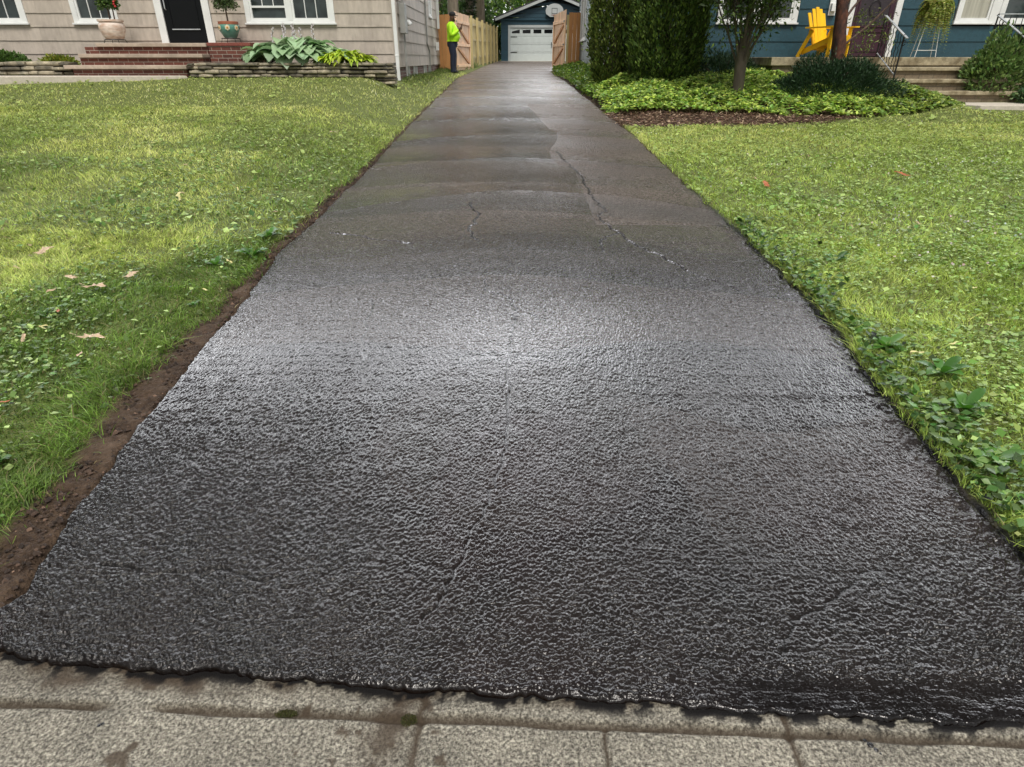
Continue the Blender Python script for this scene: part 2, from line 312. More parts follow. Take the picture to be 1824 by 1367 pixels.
h = mth('ADD', mth('MULTIPLY', h, mth('SUBTRACT', 1.0, mth('MULTIPLY', aB.outputs['Fac'], .55))), mth('MULTIPLY', mth('MULTIPLY', v3.outputs['Fac'], .004), aB.outputs['Fac']))
v5 = N(nt, 'ShaderNodeTexNoise', Scale=150.0, Detail=2.0); L(tcn.outputs['Object'], v5.inputs['Vector']); h = mth('ADD', h, mth('MULTIPLY', v5.outputs['Fac'], .0012))
h = mth('ADD', h, mth('MULTIPLY', mth('MULTIPLY', v4.outputs['Fac'], .030), aF.outputs['Fac']))
bp = N(nt, 'ShaderNodeBump', Strength=1.0, Distance=1.0); L(h, bp.inputs['Height']); L(bp.outputs[0], b.inputs['Normal'])
rr = mth('ADD', aR.outputs['Fac'], mth('MULTIPLY', mth('SUBTRACT', ns.outputs['Fac'], .5), .18)); L(rr, b.inputs['Roughness'])
aY = N(nt, 'ShaderNodeAttribute', attribute_name='dry'); wet = mth('SUBTRACT', 1.0, aY.outputs['Fac']); aV = N(nt, 'ShaderNodeAttribute', attribute_name='cav'); wet = mth('MULTIPLY', wet, aV.outputs['Fac']); L(mth('MULTIPLY', wet, .36), b.inputs['Specular IOR Level']); L(mth('MULTIPLY', wet, .08), b.inputs['Coat Weight'])
md_ = N(nt, 'ShaderNodeMix', data_type='RGBA'); L(mth('MULTIPLY', aY.outputs['Fac'], .85), md_.inputs['Factor']); L(cc, md_.inputs['A']); gs = N(nt, 'ShaderNodeTexNoise', Scale=46.0, Detail=5.0, Roughness=.8); L(tcn.outputs['Object'], gs.inputs['Vector']); gr_ = N(nt, 'ShaderNodeValToRGB'); ge = gr_.color_ramp.elements; ge[0].position = .38; ge[0].color = (.018, .013, .011, 1); ge[1].position = .62; ge[1].color = (.33, .28, .25, 1); L(gs.outputs['Fac'], gr_.inputs['Fac']); L(gr_.outputs[0], md_.inputs['B']); L(md_.outputs['Result'], b.inputs['Base Color']); b.inputs['Coat Roughness'].default_value = .12; L(bp.outputs[0], b.inputs['Coat Normal']); M['seal'] = m

# --- weathered sidewalk concrete
m, nt, b = nodes('old_sidewalk'); L = nt.links.new
tcn = N(nt, 'ShaderNodeTexCoord'); aD = N(nt, 'ShaderNodeAttribute', attribute_name='dirt')
n1 = N(nt, 'ShaderNodeTexNoise', Scale=5.0, Detail=7.0); L(tcn.outputs['Object'], n1.inputs['Vector'])
vo = N(nt, 'ShaderNodeTexVoronoi', Scale=150.0); L(tcn.outputs['Object'], vo.inputs['Vector'])
n2 = N(nt, 'ShaderNodeTexNoise', Scale=120.0, Detail=4.0, Roughness=.75); L(tcn.outputs['Object'], n2.inputs['Vector'])
c1 = N(nt, 'ShaderNodeValToRGB'); e = c1.color_ramp.elements; e[0].position = .36; e[0].color = (.06, .052, .042, 1); e[1].position = .64; e[1].color = (.44, .41, .33, 1)
x = e.new(.46); x.color = (.17, .155, .125, 1); L(n2.outputs['Fac'], c1.inputs['Fac'])
hv = N(nt, 'ShaderNodeHueSaturation'); sc_ = N(nt, 'ShaderNodeMapRange'); sc_.inputs['To Min'].default_value = .6; sc_.inputs['To Max'].default_value = 1.4; L(vo.outputs['Color'], sc_.inputs['Value'])
ca = mulcol(nt, c1.outputs[0], sc_.outputs[0])
m3 = N(nt, 'ShaderNodeMapRange'); m3.inputs['From Min'].default_value = .3; m3.inputs['From Max'].default_value = .7; m3.inputs['To Min'].default_value = .7; m3.inputs['To Max'].default_value = 1.25; L(n1.outputs['Fac'], m3.inputs['Value'])
cb = mulcol(nt, ca, m3.outputs[0])
mi = N(nt, 'ShaderNodeMix', data_type='RGBA'); L(aD.outputs['Fac'], mi.inputs['Factor']); L(cb, mi.inputs['A'])
dm = N(nt, 'ShaderNodeMix', data_type='RGBA'); dm.inputs['A'].default_value = (.028, .018, .012, 1); dm.inputs['B'].default_value = (.13, .10, .07, 1); L(n2.outputs['Fac'], dm.inputs['Factor']); L(dm.outputs['Result'], mi.inputs['B'])
aK = N(nt, 'ShaderNodeAttribute', attribute_name='tar'); mk = N(nt, 'ShaderNodeMix', data_type='RGBA'); L(aK.outputs['Fac'], mk.inputs['Factor']); L(mi.outputs['Result'], mk.inputs['A']); mk.inputs['B'].default_value = (.006, .005, .005, 1)
L(mk.outputs['Result'], b.inputs['Base Color']); b.inputs['Roughness'].default_value = .88; b.inputs['Specular IOR Level'].default_value = .25
bp = N(nt, 'ShaderNodeBump', Strength=1.0, Distance=.012); L(n2.outputs['Fac'], bp.inputs['Height']); L(bp.outputs[0], b.inputs['Normal']); M['walk'] = m

# ------------------------------------------------------------------ ground sheets
def grid(xs, ys):
    X, Y = np.meshgrid(xs, ys); nx, ny = len(xs), len(ys)
    i = np.arange((ny - 1) * (nx - 1)); r, c = i // (nx - 1), i % (nx - 1); a = r * nx + c
    return X.ravel(), Y.ravel(), np.stack([a, a + 1, a + nx + 1, a + nx], 1)
xs = np.concatenate([[-120, -60, -30], np.arange(-16, -2.6, .25), np.arange(-2.5, -1.3, .025), np.arange(-1.2, 1.4, .2), np.arange(1.5, 2.6, .025), np.arange(2.7, 16, .2), [30, 60, 120]])
ys = np.concatenate([[-60, -20, -5], np.arange(-1, 1, .3), np.arange(1.02, 6, .03), np.arange(6, 16, .1), np.arange(16, 32, .4), np.arange(32, 60, 3), [80, 120, 250]])
X, Y, F = grid(xs, ys); Z = G(X, Y)
a_, b_ = np.interp(Y, LY, LX), np.interp(Y, RY, RX)
dl = a_ - X; grassy = np.where(X < 0, sstep(soilw(Y) * .7, soilw(Y) * 1.1 + .02, dl), sstep(.0, .05, X - b_)) * (1 - bedR(X, Y))
Z = Z + (1 - grassy) * .05 * (fbm(X * 14, Y * 14, 4) - .5) * ((dl > 0) | (X > b_))
gt = sstep(.09, .03, (X - xr(Y)) + .09 * (fbm(X * 11, Y * 7, 3) - .4)) * (X > 0) * sstep(8, 5, Y)
me = mesh_np('ground', np.stack([X, Y, Z], 1), F, fl={'tar': gt, 'grassy': grassy}, smooth=True)
tag(link('ground', me, M['ground']), kind='structure')

# drive
yv = [1.0]
while yv[-1] < 43.7: yv.append(yv[-1] + .0027 * (yv[-1] / 1.1) ** (1.2 if yv[-1] < 6 else 1.45))
yv = np.array(yv); nu = 1200; uu = np.linspace(0, 1, nu)
U, T = np.meshgrid(uu, yv); a_, b_ = xl(T), xr(T)
X = a_ + (b_ - a_) * U
Y = T + (yfront(X) - 1.0) * np.clip(1 - (T - 1) / 1.2, 0, 1)
def poly_d(X, Y, pts):
    d = np.full(X.shape, 9.)
    for (ax, ay), (bx, by) in zip(pts[:-1], pts[1:]):
        vx, vy = bx - ax, by - ay; t = np.clip(((X - ax) * vx + (Y - ay) * vy) / (vx * vx + vy * vy + 1e-9), 0, 1)
        d = np.minimum(d, np.hypot(X - ax - t * vx, Y - ay - t * vy))
    return d
def rough_line(pts, amp, n=8):
    out = []
    for (ax, ay), (bx, by) in zip(pts[:-1], pts[1:]):
        for k in range(n):
            t = k / n; out.append((ax + (bx - ax) * t + (random.random() - .5) * amp, ay + (by - ay) * t + (random.random() - .5) * amp))
    return out + [pts[-1]]
cracks = [([(.6, 8.9), (.72, 8.0), (.80, 7.07), (.81, 6.44), (.87, 5.92), (.77, 5.59), (.89, 5.21), (1.01, 4.84), (1.19, 4.45), (1.35, 4.11), (1.5, 3.9)], .05, .75),
          ([(-.01, 2.62), (-.01, 2.25), (-.05, 2.01), (-.09, 1.82), (-.16, 1.59), (-.19, 1.45), (-.27, 1.3)], .03, .28),
          ([(-.89, 3.75), (-.85, 3.24), (-.77, 2.9), (-.71, 2.67)], .04, .22),
          ([(-.2, 4.11), (-.16, 3.9), (.01, 3.76), (.03, 3.54), (.0, 3.45)], .05, .35), ([(.03, 3.54), (.13, 3.50), (.2, 3.43)], .05, .15),
          ([(1.22, 1.52), (1.03, 1.4), (.85, 1.3), (.77, 1.19)], .03, .12),
          ([(.02, 3.45), (.0, 3.2), (-.02, 2.9), (-.01, 2.62)], .03, .2), ([(.9, 5.2), (.72, 5.0), (.7, 4.7)], .04, .5), ([(-.4, 6.2), (-.3, 5.7), (-.36, 5.3), (-.28, 5.0)], .05, .6), ([(-1.5, 5.2), (-1.1, 5.0), (-.8, 4.9)], .05, .5),
          ([(-1.35, 1.5), (-1.1, 1.47), (-.9, 1.5), (-.7, 1.42)], .05, .35)]
dist = np.hypot(X, Y)
def worley(x, y):
    ix = np.floor(x).astype(np.int64); iy = np.floor(y).astype(np.int64); f1 = np.full(x.shape, 9.); f2 = f1.copy(); hid = f1.copy()
    for dx in (-1, 0, 1):
        for dy in (-1, 0, 1):
            cx, cy = ix + dx, iy + dy; d = np.hypot(x - cx - _h(cx, cy), y - cy - _h(cx + 91, cy + 37))
            m_ = d < f1; f2 = np.where(m_, f1, np.minimum(f2, d)); f1 = np.where(m_, d, f1); hid = np.where(m_, _h(cx + 7, cy + 213), hid)
    return f1, f2, hid
coarse = np.clip(.30 + .85 * sstep(-.1, -1.1, X) * sstep(3.2, 1.9, Y) + .4 * sstep(1.0, 1.45, X) * sstep(2.0, 1.2, Y) + .5 * (fbm(X * 2, Y * 2) - .5), .12, 1.2)
brush = np.clip(sstep(-.2, .8, X) * sstep(2.7, 1.5, Y) * (.4 + .8 * fbm(X * 1.5, Y * 3)) + .3 * sstep(.35, .6, fbm(X * .7 + 8, Y * 1.2)), 0, 1)
smooth_tar = sstep(1.02 + .13, 1.02 + .06, Y + .015 * X + .03 * (fbm(X * 7, Y * 7) - .5)) * sstep(.35, .75, X)
geo0 = sstep(5.6, 2.8, Y); geo = geo0 * (1 - smooth_tar)
wx, wy = X + .007 * (fbm(X * 60, Y * 60, 2) - .5), Y + .007 * (fbm(X * 60 + 9, Y * 60 + 5, 2) - .5)
f1, f2, hh_ = worley(wx * 118, wy * 104); peb = np.sqrt(np.clip(1 - (f1 / (.40 + .35 * hh_)) ** 2, 0, 1)) * (.35 + .8 * hh_) * (.6 + .6 * vnoise(X * 25, Y * 20))
g1, g2, hh_ = worley(wx * 68 + 40, wy * 60); peb2 = np.sqrt(np.clip(1 - (g1 / (.35 + .35 * hh_)) ** 2, 0, 1)) * (.2 + hh_)
strk = fbm(X * 11 + 2 * vnoise(X * 3, Y * 3), (Y + .03 * X) * 70, 2)
pebble = geo * ((.0036 + .0020 * coarse) * peb + .0040 * coarse * peb2 + .0022 * brush * strk * sstep(1.7, 1.2, Y))
hgt = pebble + .004 * (fbm(X * 3.2, Y * 3.2, 3) - .5) + .0075 * (fbm(X * .8 + 3, Y * .9, 2) - .5)
# squeegee waves: arcs across the drive, stronger in the far half
arc = Y + .35 * ((X + .3) / 1.7) ** 2 + .25 * (fbm(X * .7, Y * .5, 2) - .5)
saw = (arc * .85) % 1.0; saw = np.where(Y > 9, saw * (1 - sstep(.75, 1.0, saw)), saw)
hgt += (.0035 + .003 * sstep(5, 10, Y)) * np.where(saw < .85, saw / .85, (1 - saw) / .15) * sstep(2.5, 6, Y) * (fbm(X * .6 + 9, Y * .8, 2) * 1.6 - .2)
rough = .13 + .07 * coarse + .12 * (fbm(X * 1.1, Y * .7, 3) - .5)
rough += .06 * sstep(10, 20, Y) + .16 * sstep(19, 24, Y)
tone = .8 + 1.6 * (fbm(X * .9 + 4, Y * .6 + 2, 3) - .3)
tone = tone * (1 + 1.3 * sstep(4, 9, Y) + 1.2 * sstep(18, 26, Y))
band = ((Y * .55 + .20 * (X) ** 2 * .5 + .35 * fbm(X * .5, Y * .35, 2)) % 1.0)
rough += (.20 * (band / .8) * (band < .8) - .07) * sstep(3.5, 6, Y) * (.4 + 1.2 * fbm(X * .9, Y * .4 + 5, 2)); tone = tone * (1 + .5 * (saw - .5) * sstep(5, 9, Y) * sstep(17, 10, Y))
# squared-off patch on the right half of the drive, edged by the old crack
inp = ((X > .60 + .1 * np.sin(Y * 2)) & (Y > 7.9) & (Y < 10.65)) | ((X > .62 - .09 * (Y - 10.6)) & (Y >= 10.65) & (Y < 14.2))
inp2 = (X > .74) & (Y > 5.4) & (Y <= 7.9)
rough = rough + .16 * inp + .12 * inp2; tone = tone * (1 + .25 * inp)
lap = (np.hypot(X - .05, (Y - 2.3) * 1.0) < .62 + .02 * vnoise(X * 9, Y * 9)) & (Y > 1.5)
lap2 = ((X > .50 + .25 * (2.5 - Y) + .03 * (vnoise(X * 9, Y * 9) - .5)) & (Y < 2.45 + .5 * (vnoise(X * 1.7, Y * 0 + 3) - .5) + .22 * (X - .9) ** 2) & (Y > 1.0)) * sstep(1.35, 2.0, Y); lap = lap & (lap2 < .01)
rough = rough + .07 * lap + .08 * lap2
cav = np.ones_like(X)
dry = sstep(10, 20, Y) * .86 + .62 * np.clip(saw - .15, 0, 1) * sstep(4, 6.5, Y) * (.25 + .75 * sstep(15, 9, Y)) * (.35 + 1.1 * fbm(X * .8, Y * .5 + 5, 2)) + .48 * inp + .30 * inp2 + .04 * lap + .09 * lap2
dry += .14 * sstep(3.4, 5.5, Y); dry += .6 * np.clip(fbm(X * .8 + 30, Y * 1.1 + 4, 3) - .52, 0, 1) * sstep(3, 6, Y) + .16 * np.where(band < .5, 1, 0) * sstep(2.4, 3.4, Y)
for c, amp, wgt in cracks:
    c = rough_line(c, amp, 6); mn = min(p[1] for p in c) - .3; mxx = max(p[1] for p in c) + .3
    k = (Y > mn) & (Y < mxx); d = poly_d(X[k], Y[k], c); wd = .0042 + .0018 * np.maximum(Y[k] - 2, 0)
    mod = .4 + 1.1 * vnoise(X[k] * 13, Y[k] * 13)
    hgt[k] -= pebble[k] * .85 * np.exp(-(d / (2.6 * wd)) ** 2); hgt[k] += wgt * mod * (-.011 * np.exp(-(d / wd) ** 2) + .0060 * sstep(5, 2.5, Y[k]) * (vnoise(X[k] * 60, Y[k] * 60)) * np.exp(-((d - 2.2 * wd) / (1.3 * wd)) ** 2))
    tone[k] *= 1 - .5 * np.exp(-(d / wd) ** 2); cav[k] *= 1 - .9 * wgt * np.exp(-(d / wd) ** 2); dry[k] *= 1 - np.exp(-(d / wd) ** 2)
    rough[k] -= .10 * np.exp(-(d / (3 * wd)) ** 2)
# a scuffed raised smear beside the centre crack
k = poly_d(X, Y, [(.0, 2.28), (-.03, 2.0), (-.08, 1.8), (-.13, 1.65)]); hgt += .006 * np.exp(-(k / .030) ** 2) * fbm(X * 90, Y * 130, 2); rough -= .12 * np.exp(-(k / .04) ** 2)
coarse *= 1 - smooth_tar; rough -= .08 * smooth_tar; tone *= 1 - .4 * smooth_tar
# tarry rims: lumpy raised beads along both sides and the front
el, er, ef = X - a_, b_ - X, Y - yfront(X)
rim = np.exp(-(np.minimum(np.minimum(el, er * 1.0), ef * 1.2 + .3 * (T > 1.6)) / .05) ** 2)
nearf = sstep(9, 3, Y)
dry *= 1 - rim * nearf; hgt += rim * nearf * (.008 * (fbm(X * 26, Y * 40, 3) - .38) * (.3 + 1.1 * vnoise(X * 5, Y * 5))); rough -= rim * .05 * nearf; tone *= 1 - .35 * rim
hgt += sstep(.15, .02, er) * nearf * .034 * (fbm(X * 17 + 5, Y * 14, 3) - .45)
Z = P(Y) + .014 + hgt
edge = np.minimum(np.minimum(el, er), np.where(T < 1.3, ef, 9))
Z = P(Y) + .007 * sstep(-.001, .008, edge) + hgt * sstep(-.004, .022, edge) - .001
Z[:, 0] -= .05; Z[:, -1] -= .05; Z[0, :] = -.004
ny = len(yv); i = np.arange((ny - 1) * (nu - 1)); r, c = i // (nu - 1), i % (nu - 1); a0 = r * nu + c
F = np.stack([a0, a0 + 1, a0 + nu + 1, a0 + nu], 1)
me = mesh_np('driveway', np.stack([X.ravel(), Y.ravel(), Z.ravel()], 1), F, fl={'cav': cav.ravel(), 'dry': np.clip(dry, 0, .92).ravel(), 'farmask': ((1 - geo0 * .88) * (1 - .8 * sstep(8, 18, Y))).ravel(), 'rough': np.clip(rough, .05, .8).ravel(), 'coarse': coarse.ravel(), 'tone': np.clip(tone, .3, 6).ravel(), 'brush': brush.ravel()}, smooth=True)
tag(link('driveway', me, M['seal']), 'freshly sealed wet black asphalt driveway', None, None, 'structure')

# sidewalk
xs = np.concatenate([np.arange(-16, -2, .5), np.arange(-2, 2, .008), np.arange(2, 16.1, .5)]); ys = np.concatenate([np.arange(-.6, .7, .1), np.arange(.7, 1.3, .006)])
X, Y, F = grid(xs, ys); s = Y + .042 * X                            # s runs across the walk
e = .012 * (fbm(X * 6, Y * 6) - .5)
gd = np.abs(s - .993 + e); groove = np.exp(-(gd / (.008 + .006 * vnoise(X * 9, Y * 3))) ** 4) * sstep(.15, .4, fbm(X * 3 + 2, Y * 0 + 1, 2) + .15)
jt = np.zeros_like(X)
for jx, wj, hh in ((.235, .006, 1), (.70, .009, 1), (-.235, .010, 1), (-1.8, .008, 1), (2.3, .01, 1)):
    jt = np.maximum(jt, np.exp(-((X - jx + .05 * (1.0 - Y) + .010 * (vnoise(Y * 40, jx * 9 + 0 * Y) - .5)) / wj) ** 2) * hh * (1 if jx not in (.235,) else sstep(1.0, .98, s)))
deb = sstep(.085, .0, np.abs(X + .30 + .25 * (1.0 - Y)) + .05 * (fbm(X * 20, Y * 20) - .5)) * (X < -.235 + .015) * sstep(.80, .95, s)
mar = sstep(1.02, 1.075, s + .05 * (fbm(X * 7 + 3, Y * 7) - .5)) * (.35 + .9 * sstep(.4, .6, fbm(X * 10, Y * 10)))
spots = sstep(.70, .78, fbm(X * 30, Y * 30, 2))
Z = -.014 * groove - .012 * jt - .006 * deb + .003 * (fbm(X * 12, Y * 12, 3) - .5) - .004 * sstep(1.0, 1.05, s) * sstep(.4, .6, fbm(X * 8, Y * 8, 2)) - .03 * sstep(1.14, 1.18, s)
tar = sstep(.49, .55, fbm(X * 26, Y * 26, 3) + .22 * sstep(-.035, .0, Y - yfront(X)) - .10) * sstep(-.055, -.01, Y - yfront(X)) + 1.0 * (vnoise(X * 70, Y * 70) > .955) * (vnoise(X * 4, Y * 4 + 3) > .7) * sstep(-.2, 0, Y - yfront(X)); tar = np.clip(tar, 0, 1)
dirt = np.clip(groove * .85 + jt + deb * .9 + mar * .8 + .9 * spots * (vnoise(X * 3, Y * 3) > .6), 0, 1)
tag(link('sidewalk', mesh_np('sidewalk', np.stack([X, Y, Z], 1), F, fl={'dirt': dirt, 'tar': tar}, smooth=True), M['walk']), kind='structure')
MB().box(-60, 60, -12, -3.2, -.16, -.10).build('street', simple('street_asphalt', (.05, .05, .052), .9, 30, .3, .4, 80))
tag(bpy.data.objects['street'], kind='structure')

# ------------------------------------------------------------------ leaf clouds
def unit(a): return a / (np.linalg.norm(a, axis=1, keepdims=True) + 1e-9)
def cloud(Pn, D, S, asp, cols, fold=.25, nrm=None):
    """one folded leaf per point: D = direction of the long axis, S = length"""
    n = len(Pn); D = unit(D); Rn = rng.normal(size=(n, 3)) if nrm is None else nrm
    B = unit(np.cross(D, Rn)); Nn = np.cross(B, D); S = S[:, None]; W = S * asp
    v0 = Pn; v1 = Pn + D * S * .45 + B * W * .5 + Nn * S * fold * .3; v2 = Pn + D * S; v3 = Pn + D * S * .45 - B * W * .5 + Nn * S * fold * .3
    V = np.stack([v0, v1, v2, v3], 1).reshape(-1, 3); b0 = np.arange(n) * 4
    F = np.concatenate([np.stack([b0, b0 + 1, b0 + 2], 1), np.stack([b0, b0 + 2, b0 + 3], 1)])
    return V, F, np.repeat(cols, 4, 0)
def jitcol(n, base, amt=.25, alt=None, pa=.2):
    c = np.array(base)[None] * (1 + amt * rng.normal(size=(n, 1))) * (1 + .08 * rng.normal(size=(n, 3)))
    if alt is not None: k = rng.random(n) < pa; c[k] = np.array(alt) * (1 + amt * rng.normal(size=(k.sum(), 1)))
    return np.clip(c, .003, .9)
def cloudobj(name, parts, mat, parent=None):
    Vs, Fs, Cs = [], [], []; o = 0
    for V, F, C in parts: Vs.append(V); Fs.append(F + o); Cs.append(C); o += len(V)
    return link(name, mesh_np(name, np.concatenate(Vs), np.concatenate(Fs), np.concatenate(Cs)), mat, parent)
def up(n, k=.6): d = rng.normal(size=(n, 3)); d[:, 2] = np.abs(d[:, 2]) * k + .15; return d

# grass and clover over the two lawns, denser close to the camera
def lawn_pts(nmax, y0, y1, side, ypow):
    # sample so that density falls with distance
    t = rng.random(nmax); y = (y0 ** ypow + t * (y1 ** ypow - y0 ** ypow)) ** (1 / ypow)
    hw = .96 * y + 1.9
    e = np.where(side < 0, -(xl(y) - soilw(y)) - .03 * np.abs(rng.normal(size=nmax)) - .10 * (rng.random(nmax) < .03), xr(y) + .045 * vnoise(y * 5, 0 * y + 2) * (y < 6) + .02 * np.abs(rng.normal(size=nmax)))
    q = rng.random(nmax); x = e + q * np.maximum(hw - e, .01)
    keep = rng.random(nmax) < np.clip((hw - e) / (.9 * y), 0, 1) if y1 < 5 else np.ones(nmax, bool)
    x, y = x[keep], y[keep]
    x = x * side if side < 0 else x
    if side < 0:
        k = (y < np.where(x > -6.7, 14.42, 14.25)) | ((x > -2.55) & (y < 25)); k &= ~((x < -7.1) & (y > 12.72 + .188 * (x + 14.5)))
    else:
        k = (bedR(x, y) < .4) & (y < 25); k &= ~((x > 8.7) & (y > 12.6)); k &= ~((x > 2.35) & (y > 16.4))
    k &= (y + .042 * x) > 1.2
    return x[k], y[k]
GL = (.125, .205, .042); GR = (.26, .36, .075); DRY_LIT = (.85, .82, .32)  # near turf coloured darker for tree shade, far turf brighter; patches are dry grass
for side, nm, lb in ((-1, 'lawn_grass', 'short green lawn grass and clover left of the driveway'), (1, 'lawn_grass', 'clover-rich lawn grass right of the driveway')):
    parts = []
    for n, y0, y1 in ((165000, 1.15, 5), (112000, 5, 11), (66000, 11, 25)):
        x, y = lawn_pts(n, y0, y1, side, 1.35); n = len(x); z = G(x, y)
        dens = fbm(x * 2.2, y * 2.2, 3); k = rng.random(n) < .60 + 1.6 * (dens - .4); x, y, z = x[k], y[k], z[k]; n = len(x)
        patch = fbm(x * .55 + 40, y * .55, 3)
        edgeL = np.where(side < 0, xl(y) - soilw(y) - x, x - xr(y))
        hgt = .82 * (.5 + 1.0 * fbm(x * 8, y * 8, 2)) * (.026 + .036 * rng.random(n) ** 1.5) * (.7 + .7 * fbm(x * 3, y * 3, 2)) * (1 + .35 * (edgeL < .12)); wid = .0032 + .0009 * y / 2
        bend = rng.normal(size=(n, 2)) * .8; cmb = fbm(x * 1.2 + 7, y * 1.2, 2) * 12
        bend[:, 0] += .5 * np.cos(cmb); bend[:, 1] += .5 * np.sin(cmb)
        p0 = np.stack([x, y, z - .004], 1)
        a = rng.random(n) * 6.283; sd_ = np.stack([np.cos(a), np.sin(a), 0 * a], 1) * wid[:, None] * .5
        p1 = p0 + np.stack([bend[:, 0] * hgt * .35, bend[:, 1] * hgt * .35, hgt * .6], 1); p2 = p0 + np.stack([bend[:, 0] * hgt, bend[:, 1] * hgt, hgt * (.85 + .2 * rng.random(n))], 1)
        V = np.stack([p0 - sd_, p0 + sd_, p1 + sd_ * .8, p1 - sd_ * .8, p2], 1).reshape(-1, 3); b0 = np.arange(n) * 5
        F = np.concatenate([np.stack([b0, b0 + 1, b0 + 2], 1), np.stack([b0, b0 + 2, b0 + 3], 1), np.stack([b0 + 3, b0 + 2, b0 + 4], 1)])
        mixf = np.clip(sstep(.38, .68, patch) * .55 + .62 * sstep(5, 12.5, y) - .12 + .14 * rng.normal(size=n), 0, 1)[:, None] * (.95 if side < 0 else .62)  # patch term is dry turf, distance term paints shade out to light
        base = np.array(GL if side < 0 else GR); C = base * (1 - mixf) + np.array(DRY_LIT) * mixf * np.array([1, 1.12, .9])
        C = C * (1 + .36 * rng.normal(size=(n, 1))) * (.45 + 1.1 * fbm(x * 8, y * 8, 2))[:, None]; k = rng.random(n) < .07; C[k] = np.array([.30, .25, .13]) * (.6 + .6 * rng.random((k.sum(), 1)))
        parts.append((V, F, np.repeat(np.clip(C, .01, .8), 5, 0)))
    # clover and small broad leaves mixed through the turf
    for n, y0, y1, sz in ((18000, 1.15, 5, .020), (24000, 5, 11, .028), (16000, 11, 25, .042)):
        x, y = lawn_pts(int(n * (1.0 if side < 0 else 1.5)), y0, y1, side, 1.35); n = len(x)
        k = rng.random(n) < sstep(.36, .60, fbm(x * 1.1 + 20 + side * 5, y * 1.1, 3)) * .9 + (.12 if side < 0 else .38); x, y = x[k], y[k]; n = len(x)
        z = G(x, y) + .022 + .022 * rng.random(n)
        D = rng.normal(size=(n, 3)); D[:, 2] *= .28; nr = np.stack([.35 * rng.normal(size=n), .35 * rng.normal(size=n), np.ones(n)], 1)
        C = jitcol(n, (.12, .20, .055) if side < 0 else (.24, .35, .10), .30, (.36, .48, .16), .25)
        f = (sstep(5, 12, y) * .5)[:, None]; C = C * (1 - f) + np.array([.46, .52, .17]) * f * (1 + .2 * rng.normal(size=(n, 1)))  # clover painted brighter with distance, like the blades
        S = sz * np.clip(np.exp(.45 * rng.normal(size=n)), .4, 2.4)
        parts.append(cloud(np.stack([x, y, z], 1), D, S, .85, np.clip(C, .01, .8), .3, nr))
    if side > 0:                                                   # white clover heads
        x, y = lawn_pts(2200, 3, 14, side, 1.2); n = len(x); k = rng.random(n) < sstep(.45, .65, fbm(x * .9, y * .9)); x, y = x[k], y[k]; n = len(x)
        parts.append(cloud(np.stack([x, y, G(x, y) + .055], 1), up(n), np.full(n, .02), 1.0, jitcol(n, (.62, .60, .50), .1)))
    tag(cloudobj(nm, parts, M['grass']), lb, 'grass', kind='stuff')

# broad leaf blades (hosta, weeds): a curved strip grid
def blade(mb_v, mb_f, mb_c, base, yaw, L_, W_, rise, droop, col, nl=6, cup=.25, pw=1.0):
    o = len(mb_v); cy, sy = math.cos(yaw), math.sin(yaw)
    for i in range(nl + 1):
        t = i / nl; r = L_ * t * (1 - .15 * droop * t); z = rise * L_ * math.sin(min(t * 1.5, 1.57)) - droop * L_ * t * t * .6
        w = W_ * .5 * (math.sin(math.pi * min(1, t ** pw * .97 + .03)) ** .8) if t < 1 else 0
        for s_ in (-1, 0, 1):
            zz = z + abs(s_) * cup * w; px, py = r, s_ * w
            mb_v.append((base[0] + px * cy - py * sy, base[1] + px * sy + py * cy, base[2] + zz)); mb_c.append(col)
    for i in range(nl):
        for s_ in (0, 1): a = o + i * 3 + s_; mb_f.append((a, a + 1, a + 4, a + 3))
def bladeobj(name, specs, mat, parent=None):
    v, f, c = [], [], []
    for s_ in specs: blade(v, f, c, *s_[0], **s_[1])
    return link(name, mesh_np(name, v, f, np.array(c)), mat, parent)
def leafcol(base, amt=.2): k = 1 + amt * random.uniform(-1, 1); return tuple(min(.9, b * k * random.uniform(.93, 1.07)) for b in base)

